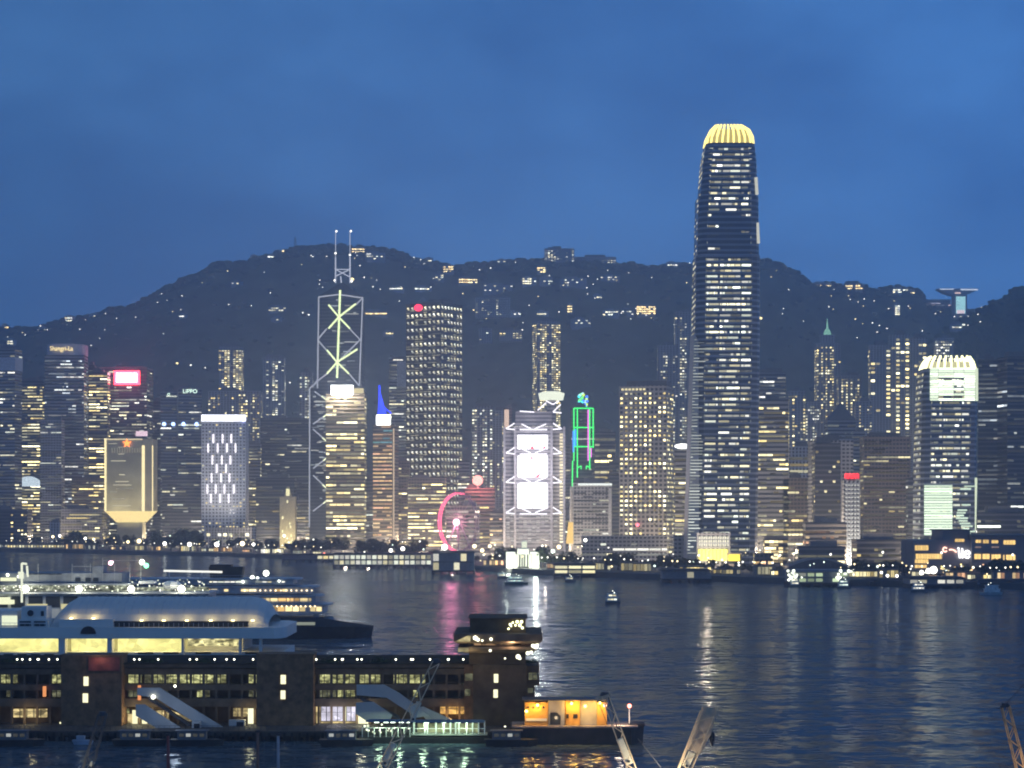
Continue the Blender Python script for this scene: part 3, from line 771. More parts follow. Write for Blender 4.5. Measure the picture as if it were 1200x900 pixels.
# -- the dotted tower: pairs of bright points in every bay, brighter service floors
w,d,h = dims(t_ckc); wm = MB(); rg = random.Random(9)
for face, L_, nb in (('front', w, 8), ('right', d, 7), ('left', d, 7)):
    fh = 8.4; nf = int((h-6)/fh)
    for i in range(nf):
        z = h-6-i*fh; bright = 1.5 if i < 2 else (1.2 if i == 5 else .9)
        for j in range(nb):
            u = (j+.5)*L_/nb
            if rg.random() < .93:
                g = bright*rg.uniform(.5,1.5); put(wm, [(u-1.5, u+1.2, z, z+1.9, sc3(rg.choice(WHITE), g)), (u-.4, u+2.2, z-1.4, z-.05, sc3(rg.choice(WHITE), g*.5))], face, w, d, .3)
            for q in (0, 1):
                if rg.random() < .5: put(wm, [(u-L_/nb*.45, u+L_/nb*.45, z-2.6-q*2.6, z-1.7-q*2.6, sc3(WHITE[1], rg.uniform(.06,.4)))], face, w, d, .2)
wm.build('lit_windows', GLOW, t_ckc, kind='stuff')
mb = MB(); x = -w*.12; mb.ball((x, -d/2-1.2, h-5), 5.2, 12, sz=.8); lamp('red_emblem', mb, t_ckc, (1.0,.03,.08), 2.6, True)
mb = MB(); mb.bar((-w*.2,0,h),(-w*.32,0,h+9), 1.5); mb.bar((-w*.32,0,h+9),(-w*.42,0,h+6), 1.2); mb.build('roof_crane', STEEL, t_ckc)
w,d,h = dims(t_455); mb = MB(); mb.box(-w*.1, w/2-.5, -d/2-.5, -d/2-.05, h-34, h-3); mb.build('blank_panel', plain('blank_panel', (.5,.5,.5), .7), t_455)
mb = MB(); mb.box(-w*.3, w*.2, -d/2-.6, -d/2-.05, h-1.5, h-.2); lamp('roof_strip', mb, t_455, (1,.95,.8), 1.2)
# red globe light
D = 2200; w,d,h = dims(t_red); x,z = rel(t_red, 560, 563, D); mb = MB(); mb.ball((x, -d/2-3, z), 5.6, 14)
lamp('globe_light', mb, t_red, (1.0,.30,.25), 2.6, True)
mb = MB(); mb.bar((x,-d/2-3,z-5),(x,-d/2-3,h), 1.2); mb.build('pole', STEEL, t_red)
point('glow_lamp', (x, -d/2-16, z), 5e4, (1.0,.2,.2), 5, t_red)

# -- tower of the bright screens
D = 2080.0; o = thing('office_tower', 'pale steel truss tower with three stacked white video screens', 'office tower', (PX(626,D), D, LAND), 0)
def L(X, Y, y=0): return (PX(X,D)-o.location.x, y, PZ(Y,D)-LAND)
pm = facade('pale_metal_facade', (.42,.40,.42), glass=(.12,.12,.14), fh=4, vf=.45)
for X0, X1, Yt, y0 in ((590,604,503,6),(604,646,482,2),(646,663,503,8)):
    mb = MB(); mb.box(L(X0,0)[0], L(X1,0)[0], y0, 50, 0, L(0,Yt)[2]); mb.build('bay', pm, o)
mb = MB()
for X in (603.5, 646.5, 591, 661): mb.box(L(X,0)[0]-1.1, L(X,0)[0]+1.1, -1.5, 2, 0, L(0,500)[2])
mb.build('mast_column', plain('mast_column', (.5,.48,.5), .5), o)
SCR = lamp_mat('screen_light', (1.0,.95,1.0), 1.9, True)
for Y0, Y1 in ((509.5,526.5),(534,559.5),(567,596)):
    mb = MB(); mb.box(L(606.5,0)[0], L(642,0)[0], -.6, 1.9, L(0,Y1)[2], L(0,Y0)[2]); s_ = mb.build('video_screen', SCR, o)
    mb = MB(); mb.box(L(624.0,0)[0]-.25, L(624.0,0)[0]+.25, -.75, -.62, L(0,Y1)[2], L(0,Y0)[2]); mb.build('screen_joint', plain('screen_joint', (.5,.5,.55), .6), s_)
mb = MB()
for pl in (((621,526.3),(623.5,522.5),(626.5,526.3)),((635,526.3),(638,523),(639.5,523.5),(639,526.3)),((627,559.3),(631,556),(634,553),(631,559.3)),((621,536),(624,535.5),(623.5,539))):
    mb.poly([L(a, b, -.8) for a, b in pl[::-1]])
lamp('red_figure', mb, o, (1.0,.05,.12), 1.2)
mb = MB()
for a, b in (((613,568.5),(622,569)),((613,569),(614,574)),((613.5,574),(620,574.6)),((628,582),(629,594)),((631,537),(635,537.5)),((633,541),(636,541))): mb.bar(L(*a,-.8), L(*b,-.8), .8)
lamp('blue_figure', mb, o, (.45,.5,.75), .8)
ch = MB()
for Y in (500, 528.5, 562.5, 598.5):
    for a, b in (((611,Y-3),(622,Y+2.4)),((640,Y-3),(627,Y+2.4)),((609,Y+3.6),(641,Y+3.6)),
                 ((603,Y-4),(593,Y+2.5)),((603,Y+3.5),(593,Y+2.5)),((648,Y-4),(658,Y+2.5)),((648,Y+3.5),(658,Y+2.5))): ch.bar(L(*a,-2.4), L(*b,-2.4), 1.25)
for a, b in (((609,482),(626,483)),((630,481),(640,472)),((648,483),(657,474)),((648,483),(658,484)),((640,470),(648,474)),((655,470),(648,474))): ch.bar(L(*a,-2.4), L(*b,-2.4), 1.2)
ch.build('lit_truss', lamp_mat('lit_truss_light', (.98,.93,1.0), 1.5), o)
for Yb in range(508, 640, 5):
    pass
mb = MB(); rg = random.Random(3)
for Yb in [508+i*3.6 for i in range(36)]: mb.box(L(656,0)[0], L(660,0)[0], -.9, 7.9, L(0,Yb+2.0)[2], L(0,Yb)[2], sc3((1,.85,.55), rg.uniform(.7,1.4)))
for i in range(18):
    z = L(0,636-i*2.1)[2] if i < 16 else L(0,500)[2]
    for k in range(12):
        if rg.random() < .6: xx = L(593,0)[0]+k*4.4; mb.quad((xx,1.8,z),(xx+3.6,1.8,z),(xx+3.6,1.8,z+.9),(xx,1.8,z+.9), sc3((1,.93,.85), rg.uniform(.15,.7)))
mb.build('lit_windows', GLOW, o, kind='stuff')
a = L(646.5, 463, 14); mb = MB(); mb.cyl(a[0], a[1], L(0,468)[2], L(0,460)[2], 12, 20, None, 13.5); mb.cyl(a[0], a[1], L(0,460)[2], L(0,458)[2], 13.5, 20, None, 8)
lamp('helipad_drum', mb, o, (.95,1.0,.8), .95)
mb = MB(); mb.cyl(a[0], a[1], L(0,503)[2], L(0,468)[2]-.1, 4.5, 10); mb.build('drum_stem', pm, o)
point('screen_lamp', L(624,550,-45), 9e4, (1.0,.93,1.0), 18, o)
T.append(o)
D = 2300; o = tower('slim dark tower with a warm lit edge left of the screens', 590, 600, 478, D, 'brown', 'dots', .0, WARM, .5)
mb = loc_rect(o, 591, 596.5, 480, 502, D); lamp('warm_edge', mb, o, (1.0,.72,.55), .7); T.append(o)

# -- green neon tower
D = 2150.0; o = t_std; w,d,h = dims(o)
def L(X, Y, y=None): return (PX(X,D)-o.location.x, (front_y(o)-1.2) if y is None else y, PZ(Y,D)-LAND)
mb = MB()
for a, b in (((672.5,478.5),(695,478.5)),((672.5,478.5),(672.5,540)),((695,478.5),(695,525)),((676.5,478.5),(676.5,560)),((691,478.5),(691,550)),((672,501),(696,501)),((672,523.5),(696,523.5)),((671,540),(670.5,570))): mb.bar(L(*a), L(*b), 1.3)
for a, b in (((677,548),(681,546)),((681,546),(681,550)),((687,550),(687,546)),((687,546),(692,548))): mb.bar(L(*a), L(*b), 1.1)
lamp('green_neon', mb, o, (.05,1.0,.18), 1.3, True)
mb = MB(); 
for a, b in (((674.3,503),(674.3,523)),((671.8,505),(671.8,530))): mb.bar(L(*a), L(*b), 1.4)
lamp('blue_neon', mb, o, (.05,.25,1.0), 1.6)
mb = MB(); mb.bar(L(689.2,480), L(689.2,540), 1.5); mb.bar(L(692.7,525), L(692.7,536), 1.3); lamp('magenta_neon', mb, o, (.95,.15,.85), 1.2)
mb = MB(); rg = random.Random(1); g0 = L(683.5, 468.5, 0)
for i in range(26):
    a, b = rg.uniform(-1,1), rg.uniform(0, 6.28); q = math.sqrt(1-a*a)*5
    mb.ball((g0[0]+q*math.cos(b), q*math.sin(b), g0[2]+a*7), 1.7, 6, rg.choice([(.1,.35,1.6),(.2,1.3,.4),(.8,1.2,.15),(.1,1.2,1.3),(.7,1.2,1.4)]))
mb.build('coloured_globe', GLOW, o, label='globe of blue, green and yellow lights')
w,d,h = dims(t_pcb); mb = MB(); mb.box(-w*.38, w/2, -d/2-.8, -d/2-.1, h-2.4, h-.4); lamp('roof_edge', mb, t_pcb, (.95,1.0,.92), 1.0)
mb = MB(); mb.box(w/2-3.2, w/2-.4, -d/2-1.0, -d/2-.1, 10, h-5); mb.build('side_rib', plain('pale_rib', (.6,.6,.58), .6), t_pcb)
D = 2010; o = thing('lit_column', 'tall slim column with an orange lit foot below the green neon', 'column', (PX(670,D), D, LAND), 0)
mb = MB(); mb.cyl(0,0,0, PZ(570,D)-LAND, 3.0, 10, None, 1.6); mb.build('shaft', plain('column_shaft', (.5,.48,.45), .6), o)
mb = MB(); mb.cyl(0,0,PZ(637,D)-LAND, PZ(612,D)-LAND, 5.6, 10, None, 3.3); lamp('lit_foot', mb, o, (1.0,.62,.15), 1.0)

# -- stepped roof of the yellow windowed tower
w,d,h = dims(t_jar); mb = MB(); mb.box(-w*.36, w/2-1, -d/2+3, d/2-3, h+.05, h+4.5); mb.build('roof_step', ROOF, t_jar)
mb = MB()
for k in range(7): mb.box(-w/2+2+k*3.2, -w/2+4.2+k*3.2, -d/2-.5, -d/2-.3, h-4, h-2.2, sc3(WARM[1], .8))
mb.build('roof_lamps', GLOW, t_jar, kind='stuff')
mb = MB(); x,z = rel(t_jar, 753, 615, 1800); mb.ball((x, -d/2-2, z), 1.6, 8); lamp('red_lamp', mb, t_jar, (1.0,.15,.2), 3.0)
mb = MB(); x,z = rel(t_ell, 800, 523, 1750); pts = [(x+7.2*math.cos(R(a)), z+2.3*math.sin(R(a))) for a in range(0,360,20)]; mb.extrude_y(pts, front_y(t_ell)-1.5, front_y(t_ell)-.5); lamp('oval_lamp', mb, t_ell, (1,1,.92), 2.0)

# ------------------------------------------------------------------ the two crowned towers
def crowned(label, D, Xc, prof, crown, pal, p, gain, seed, fins, crown_col, crown_gain, depth_k=.95):
    """prof: [(Y, Xleft, Xright)] from the foot to below the crown; crown: [(Y, Xl, Xr)]"""
    o = thing('office_tower', label, 'office tower', (PX(Xc,D), D+14, LAND), 0)
    bm = facade('silver_glass_facade', (.26,.30,.36), glass=(.05,.065,.09), fh=4.2, vf=.6, rough=.18)
    def ring(Xl, Xr):
        a = PX(Xl,D)-o.location.x; b = PX(Xr,D)-o.location.x; c = (a+b)/2; q = (b-a)/2; k = q*depth_k; n = q*.28
        return [(c-q+n,-k),(c+q-n,-k),(c+q-n*.35,-k+n*.35),(c+q,-k+n),(c+q,k-n),(c+q-n,k),(c-q+n,k),(c-q,k-n),(c-q,-k+n),(c-q+n*.35,-k+n*.35)]
    mb = MB()
    for (Ya, a0, a1), (Yb, b0, b1) in zip(prof, prof[1:]):
        mb.prism(ring(a0,a1), PZ(Ya,D)-LAND, PZ(Yb,D)-LAND, None, ring(b0,b1))
    mb.build('walls', bm, o)
    wm = MB(); rg = random.Random(seed); zt = PZ(prof[-1][0],D)-LAND; z = 8
    def at(z_):
        Y = HOR - (z_+LAND-CAMH)*F/D
        for (Ya, a0, a1), (Yb, b0, b1) in zip(prof, prof[1:]):
            if Yb <= Y <= Ya or (Ya, a0, a1) == prof[0] and Y > Ya:
                t = min(1, max(0, (Ya-Y)/(Ya-Yb))); return a0+(b0-a0)*t, a1+(b1-a1)*t
        return prof[-1][1], prof[-1][2]
    fh = 4.2
    while z < zt-3:
        Xl, Xr = at(z+1); a = PX(Xl,D)-o.location.x; b = PX(Xr,D)-o.location.x; c = (a+b)/2; q = (b-a)/2; k = q*depth_k; n = q*.28; n = q*.30
        dens = p*(1 + 1.3*noise.noise((seed, z*.018, 0)))
        g0 = rg.choice((.4,.7,1.0))
        for (s0, s1) in ((c-q+n+.4, c-q*.30), (c-q*.27, c+q*.36), (c+q*.40, c+q-n-.4)):
            u = s0
            if rg.random() < dens*1.15:
                while u < s1-1:
                    l = rg.choice((1.2,2,3,5,8)); e1 = min(s1, u+l)
                    if rg.random() < .45+dens*.4:
                        g = gain*g0*rg.choice((.2,.5,1.0,1.5,2.2)); wm.quad((u,-k-.15,z),(e1,-k-.15,z),(e1,-k-.15,z+1.5),(u,-k-.15,z+1.5), sc3(rg.choice(pal), g))
                    elif rg.random() < .6: wm.quad((u,-k-.15,z),(e1,-k-.15,z),(e1,-k-.15,z+1.2),(u,-k-.15,z+1.2), sc3(rg.choice(COOL), rg.choice((.05,.1,.16))))
                    u = e1+.5
        for s in (-1, 1):       # corner bays and sides
            if rg.random() < dens*.8:
                x0, x1 = c+s*(q-n*.98), c+s*(q-n*.38); y0, y1 = -k-.15, -k+n*.35-.15
                qd = ((x0,y0,z),(x1,y1,z),(x1,y1,z+1.8),(x0,y0,z+1.8))
                wm.quad(*(qd if s > 0 else qd[::-1]), sc3(rg.choice(pal), gain*rg.uniform(.2,.8)))
            for kk in range(5):
                if rg.random() < dens*.6:
                    yy = -k+n+kk*(2*k-2*n)/5; x = c+s*(q+.15)
                    wm.quad((x,yy,z),(x,yy+5,z),(x,yy+5,z+1.8),(x,yy,z+1.8), sc3(rg.choice(pal), gain*rg.uniform(.2,.8)))
        z += fh
    wm.build('lit_windows', GLOW, o, kind='stuff')
    # crown: a claw of curved fins round a glowing drum
    cm = lamp_mat('crown_light', crown_col, crown_gain, True)
    drum = MB()
    for (Ya, a0, a1), (Yb, b0, b1) in zip(crown[:-1], crown[1:-1]):
        k0, k1 = .94, .90
        m0, m1 = (a0+a1)/2, (b0+b1)/2
        drum.prism(ring(m0+(a0-m0)*k0, m0+(a1-m0)*k0), PZ(Ya,D)-LAND, PZ(Yb,D)-LAND, None, ring(m1+(b0-m1)*k1, m1+(b1-m1)*k1))
    drum.build('crown_drum', lamp_mat('drum_light', crown_col, crown_gain*.26, True), o)
    cr_ = MB()
    for i in range(fins):
        t = (i+.5)/fins; pv = None
        for (Y, X0, X1) in crown:
            R_ = ring(X0, X1); per = []
            for a, b in zip(R_, R_[1:]+R_[:1]): per.append((Vector(b)-Vector(a)).length)
            tot = sum(per)*t; j = 0
            while tot > per[j]: tot -= per[j]; j += 1
            a, b = Vector(R_[j]), Vector((R_+R_[:1])[j+1]); q = a+(b-a)*tot/per[j]
            cur = (q.x, q.y, PZ(Y,D)-LAND)
            if pv: cr_.bar(pv, cur, 1.35)
            pv = cur
    cr_.build('crown_fins', cm, o)
    T.append(o); return o, ring, at
ifc2, ring2, at2 = crowned('tallest tower, tapering glass shaft under a glowing yellow crown', 1550, 852,
    [(664,811,887),(560,812,888),(400,814,890),(345,815,890),(300,815.5,890),(299,817,889),(230,818.5,888.5),(229,821,887.5),(190,824,886.5),(168,827.5,884.5)],
    [(168,828,884),(160,829.5,883),(151,834,879),(145,840,871)], WHITE, .92, .95, 12, 30, (1.0,.80,.22), 1.9)
# pale floodlit shoulder wing, corner light and podium at the foot of the tallest tower
D = 1550; o = ifc2
def L(X, Y, y): return (PX(X,D)-o.location.x, y, PZ(Y,D)-LAND)
wg = MB(); pts = [L(803.5,655,-20), L(818,655,-20), L(817,400,-20), L(812,392,-20), L(808,520,-20)]
wg.extrude_y([(p[0], p[2]) for p in pts], -24, 10); wg.build('shoulder_wing', plain('wing_panel', (.42,.43,.42), .5, var=.15, scale=.2), o)
rg = random.Random(6); wm = MB()
for i in range(70):
    Y = 400+i*3.6; X0 = 804+8*(655-Y)/255; a = L(X0,Y,-24.2); b = L(X0+rg.choice((3,7,12,14)),Y,-24.2)
    wm.quad(a, b, (b[0],b[1],b[2]+.8), (a[0],a[1],a[2]+.8), sc3((.95,1,.88), rg.uniform(.25,.9)*(.35+.65*i/70)))
wm.build('wing_light_strips', GLOW, o, kind='stuff')
mb = MB()
for X, Y0, Y1 in ((886.3,209,229),(888,262,286)):
    a = L(X,Y1,-18); b = L(X-1.2,Y0,-18); mb.bar(a, b, 2.2)
mb.build('corner_light', lamp_mat('corner_light', (1,1,.85), .5), o)
pod = tower('podium hall with white windows over a glowing yellow entrance front', 817, 856, 624, 1500, 'white', 'dots', 0, r=.3, name='podium', cat='podium', roof=False); T.append(pod)
D = 1500; fy = front_y(pod); mb = MB()
for r_ in range(3):
    for k in range(13): x,z = rel(pod, 819+k*2.75, 629+r_*4.2, D); mb.box(x, x+1.2, fy-.3, fy-.05, z-1.6, z+.2, sc3((1,.95,.72), .9))
mb.build('lit_windows', GLOW, pod, kind='stuff')
mb = loc_rect(pod, 818, 853, 643.5, 657, D, th=1.2); lamp('lit_entrance', mb, pod, (1.0,.84,.18), 1.7, True)
mb = MB()
for k in range(9): x,z = rel(pod, 818+k*4.3, 657, D); mb.box(x-.15, x+.15, fy-1.5, fy-1.25, z, z+8.5)
mb.build('entrance_mullions', DSTEEL, pod)
pod2 = tower('small annex with a solid yellow glow right of the podium hall', 853, 869, 648, 1480, 'warm', 'dots', 0, r=.4, name='podium', cat='podium', roof=False); T.append(pod2)
mb = loc_rect(pod2, 853.5, 867, 649.5, 657.5, 1480); lamp('lit_front', mb, pod2, (1.0,.75,.08), 1.5)
hall = tower('warm glowing glass hall with sloping sides right of the tallest tower', 896, 923, 628, 1480, 'warm', 'bands', .95, [(1,.8,.42),(1,.75,.35)], 1.1, fh=2.4, bay=1.6, hf=.7, r=.4, name='glass_hall', cat='hall', roof=False, clump=.2); T.append(hall)
kio = tower('low pavilion with orange lit windows in front of the glowing hall', 884, 906, 648, 1420, 'brown', 'dots', .8, ORANGE, 1.0, fh=4, bay=4, hf=.5, r=.4, name='pavilion', cat='pavilion', roof=False); T.append(kio)

ifc1, ring1, at1 = crowned('tower with a pale lit crown and greenish white floodlit floors', 1520, 1112,
    [(664,1078,1144),(540,1079,1144),(470,1081,1145),(432,1083,1145)],
    [(432,1085,1144),(424,1088,1142),(417,1093,1138)], WHITE, .98, .85, 21, 26, (1.0,.95,.50), 2.2)
D = 1520; o = ifc1
def L(X, Y, y): return (PX(X,D)-o.location.x, y, PZ(Y,D)-LAND)
fy = -(PX(1145,D)-PX(1081,D))/2*.95
rg = random.Random(13); wm = MB()
for i in range(13):
    Y = 434+i*3.0
    for (X0, X1) in ((1088,1098),(1098,1116),(1116,1128),(1128,1141)):
        if i > 3 and 1098 < X0+1 < 1120 and rg.random() < .3: continue
        g = rg.uniform(.8,1.9); a = L(X0,Y,fy-.5); b = L(X1-.4,Y,fy-.5); wm.quad(a, b, (b[0],b[1],b[2]+1.6), (a[0],a[1],a[2]+1.6), sc3((.86,1,.74), g))
for i in range(19):
    Y = 571+i*3.1
    g = .7+.7*rg.random()+.02*i
    a = L(1081,Y,fy-.9); b = L(1114,Y,fy-.9); wm.quad(a, b, (b[0],b[1],b[2]+1.55), (a[0],a[1],a[2]+1.55), sc3((.82,1,.74), g))
    if rg.random() < .7:
        a = L(1118+rg.uniform(0,12),Y,fy-.9); b = (a[0]+rg.uniform(3,9),a[1],a[2]); wm.quad(a, b, (b[0],b[1],b[2]+1.3), (a[0],a[1],a[2]+1.3), sc3((.8,1,.78), g*.7))
wm.build('floodlit_floors', GLOW, o, kind='stuff')
mb = MB(); mb.bar(L(1142.5,432,fy+4), L(1142.5,470,fy+4), 3.5); mb.bar(L(1141.5,560,fy+4), L(1140,622,fy+4), 3.5); mb.build('corner_light', lamp_mat('corner_light', (.88,1,.72), .75), o)
# white tower with red neon
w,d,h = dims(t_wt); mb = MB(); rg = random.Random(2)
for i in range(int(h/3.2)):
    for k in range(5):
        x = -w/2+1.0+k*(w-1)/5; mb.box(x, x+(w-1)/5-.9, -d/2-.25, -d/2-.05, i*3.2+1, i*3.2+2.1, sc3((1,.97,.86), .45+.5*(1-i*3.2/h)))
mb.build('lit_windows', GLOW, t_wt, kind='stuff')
for k in range(4):
    mb = MB(); x = -w/2+1.6+k*(w-1.2)/4; z = h+1.2
    mb.bar((x-1,-d/2,z+4),(x+1.4,-d/2,z+4), .42); mb.bar((x-1,-d/2,z+1.8),(x+1.4,-d/2,z+1.8), .42); mb.bar((x+.2,-d/2,z),(x+.2,-d/2,z+4.6), .42); mb.bar((x-1,-d/2,z),(x-1,-d/2,z+3.8), .4); mb.bar((x+1.4,-d/2,z),(x+1.4,-d/2,z+3.8), .4)
    mb.build('neon_character', lamp_mat('red_neon_light', (1.0,.03,.04), 2.2), t_wt)
point('base_floodlight', (0, -d/2-12, 2), 2.5e4, (1,.98,.85), 2, t_wt)
# pyramid roof, green spire, frame
w,d,h = dims(t_pyr); mb = MB(); k = .9
mb.v += [(-w/2,-d/2,h),(w/2,-d/2,h),(w/2,d/2,h),(-w/2,d/2,h),(0,0,h+20)]
for f in ((0,1,4),(1,2,4),(2,3,4),(3,0,4)): mb.f.append(f); mb.c.append(None)
mb.build('pyramid_roof', plain('slate_roof', (.08,.09,.11), .6), t_pyr)
w,d,h = dims(t_pin); mb = MB(); mb.box(-w*.3, w*.3, -d*.3, d*.3, h, h+12); mb.build('upper_storeys', M['apt'], t_pin)
mb = MB(); mb.cyl(0,0,h+12,h+20,6,8,None,3.2); mb.cyl(0,0,h+20,h+36,1.8,6,None,.2); lamp('green_spire', mb, t_pin, (.35,.8,.6), .55)
for o in (t_ap1, t_ap2, t_ap3):
    w,d,h = dims(o); mb = MB(); mb.box(-w*.22,w*.22,-d*.2,d*.2,h+.1,h+6); mb.build('lift_tower', ROOF, o)

# ridge-top lookout: a bowl shaped building on a lit stem
D = 4150; o = thing('lookout_building', 'bowl shaped lookout building with a glowing stem on the ridge', 'lookout building', (PX(1122,D), D, PZ(376,D)), 0)
def L(X, Y, y=0): return (PX(X,D)-o.location.x, y, PZ(Y,D)-o.location.z)
mb = MB(); mb.extrude_y([(L(X,Y)[0], L(X,Y)[2]) for X, Y in ((1097,339),(1104,343),(1114,346.5),(1130,346.5),(1139,343),(1146,339))], -14, 14); mb.build('bowl_roof', plain('bowl_roof', (.3,.31,.35), .6), o)
mb = MB(); mb.box(L(1116,0)[0], L(1132,0)[0], -10, 10, -8, L(0,346.5)[2]); mb.build('walls', plain('lookout_wall', (.3,.3,.33), .7), o)
mb = MB(); mb.box(L(1119,0)[0], L(1130,0)[0], -10.6, -10.1, L(0,368)[2], L(0,348)[2], (.42,.8,.85)); mb.box(L(1120,0)[0], L(1129,0)[0], -11, -10.7, L(0,368)[2], L(0,364)[2], (1,.8,.85))
mb.box(L(1117,0)[0], L(1124,0)[0], -15, -14.1, L(0,345)[2], L(0,343.4)[2], (1,.7,.6)); mb.box(L(1124,0)[0], L(1144,0)[0], -15, -14.1, L(0,341)[2], L(0,339.5)[2], (.75,.85,1))
mb.box(L(1100,0)[0], L(1116,0)[0], -15, -14.1, L(0,340.3)[2], L(0,339.3)[2], (.8,.88,1))
mb.build('lit_panels', GLOW, o)
T.append(o)
o = tower('long pink lit terrace block left of the lookout building', 1079, 1114, 351, 4160, 'pale', 'bands', .6, [(1,.7,.62),(.9,.85,1)], .6, fh=4, bay=5, r=.3, name='terrace_block', cat='building', zb=PZ(359.5,4160), roof=False, zlow=1); T.append(o)
o = tower('grey flat roofed apartment block crowning the middle of the ridge', 638, 673, 291, 4180, 'apt', 'apart', .34, WHITE, .9, fh=4, bay=6, r=.3, zb=PZ(308,4180), name='apartment_block', cat='apartment block', zlow=2); T.append(o)
o = tower('low long building right of the ridge top apartment block', 673, 722, 301, 4190, 'apt', 'apart', .3, WHITE, .7, fh=4, bay=6, r=.2, zb=PZ(310,4190), name='apartment_block', cat='apartment block', zlow=2); T.append(o)
o = tower('wide grey block with many dim windows on the middle slope', 557, 598, 348, 3700, 'pale', 'apart', .45, WHITE, .5, fh=3.6, bay=5, r=.3, zb=PZ(372,3700), name='apartment_block', cat='apartment block'); T.append(o)
o = tower('grey block with a yellow lit corner below the wide slope block', 585, 612, 387, 3400, 'pale', 'apart', .45, WARM, .8, fh=3.6, bay=5, r=.3, zb=PZ(400,3400), name='apartment_block', cat='apartment block'); T.append(o)
o = tower('pair of stacked grey flats left of the yellow cornered block', 561, 577, 385, 3400, 'apt', 'apart', .5, WHITE, .5, fh=3.6, bay=5, r=.4, zb=PZ(402,3400), name='apartment_block', cat='apartment block'); T.append(o)
# telecom mast on the left summit
D = DR; o = thing('radio_mast', 'thin radio mast on the ridge left of the truss tower', 'radio mast', (PX(346,D), D, PZ(296,D)), 0)
mb = MB()
for s in (-1, 1): mb.bar((s*3,0,0),(s*.8,0,32), .9)
for i in range(7): mb.bar((-3+i*.3,0,i*4.4),(3-i*.35,0,i*4.4+4.2), .6); mb.bar((-1.2,0,22+i),(1.2,0,22+i), .4)
mb.build('lattice', DSTEEL, o)

# ------------------------------------------------------------------ houses and lamps on the slopes
HOUSES = [
 (82,377,10,9,'w','two storey white house high on the far left ridge'),(50,388,9,4,'w','low house with a lit strip on the far left ridge'),(112,371,14,3,'w','long low bright house on the left shoulder of the ridge'),
 (14,402,10,5,'w','pale house above the grey banded tower'),(6,383,8,4,'y','small house on the ridge at the left edge'),(298,303,8,4,'w','white lit villa left of the yellow summit lamp'),(319,304,10,5,'w','white villa just below the yellow summit lamp'),
 (325,363,20,5,'d','dim pale terrace in the middle of the left slope'),(278,333,14,3,'d','faint long terrace on the upper left slope'),(325,375,13,4,'d','dim terrace below the other on the left slope'),
 (215,371,9,3,'w','small white lit house low on the left slope'),(420,294,15,6,'y','villa with yellow windows on the summit right of the masts'),(440,302,22,8,'d','grey house with dim windows right of the summit villa'),
 (503,309,8,4,'w','white lit villa on the ridge above the dotted tower'),(526,316,12,8,'y','villa with a yellow lit roof terrace right of the dotted tower'),(515,327,10,7,'d','grey villa below the yellow roof terrace'),
 (548,330,22,6,'y','broad house glowing warm yellow on the middle slope'),(495,340,20,3,'w','long white strip of windows above the dotted tower'),(465,339,16,2,'w','row of small white lights left of the long strip'),
 (440,368,28,4,'y','long warm lit road terrace right of the truss tower'),(455,391,12,3,'y','small double lit house below the warm terrace'),(583,339,34,8,'d','grey stepped villa row above the wide slope block'),
 (635,318,10,7,'y','villa with one large orange window under the ridge block'),(588,309,10,6,'d','small pale ridge house left of the ridge top block'),(620,330,16,8,'w','pale villa with bright windows below the orange one'),
 (640,330,14,9,'d','grey neighbour right of the bright windowed villa'),(672,333,30,9,'d','grey terrace with tiny lights right of the villas'),(715,328,22,5,'d','dim pale terrace on the upper right slope'),
 (760,313,10,3,'w','small white lit house on the ridge left of the tallest tower'),(787,311,12,4,'w','bright little house on the ridge beside the tallest tower'),(797,312,8,4,'y','yellow lit house nearest the tallest tower on the ridge'),
 (668,364,6,9,'y','narrow villa with a yellow window on the middle slope'),(636,368,14,4,'w','white lit house above the tall crowned apartment tower'),(600,370,20,4,'w','row of white lights at the foot of the wide slope block'),
 (680,379,22,9,'d','dim grey villa with a curved front on the middle slope'),(716,369,18,6,'w','pale house with a bright corner right of the curved villa'),(757,364,22,10,'y','pale villa with yellow lit lower floor left of the tallest tower'),
 (735,368,14,6,'d','grey house left of the yellow floored villa'),(962,335,22,4,'y','row of bright windows on the ridge right of the tallest tower'),(1001,337,20,6,'y','orange glowing house on the ridge, the brightest one'),
 (1030,342,8,4,'w','small white house on the ridge right of the orange house'),(1054,342,18,5,'w','long pale house below the right ridge trees'),(1051,364,6,12,'w','narrow white block under the right ridge'),
 (1068,344,8,4,'y','yellow lit house near the lookout terrace'),(1130,374,12,5,'d','dim building below the lookout'),(1122,383,16,6,'d','dim low building further below the lookout'),(700,349,10,4,'w','tiny white house above the curved villa'),
]
HM = {'w': plain('white_house_wall', (.5,.5,.52), .8, var=.1), 'y': plain('cream_house_wall', (.45,.42,.38), .8, var=.1), 'd': plain('grey_house_wall', (.33,.34,.37), .8, var=.15)}
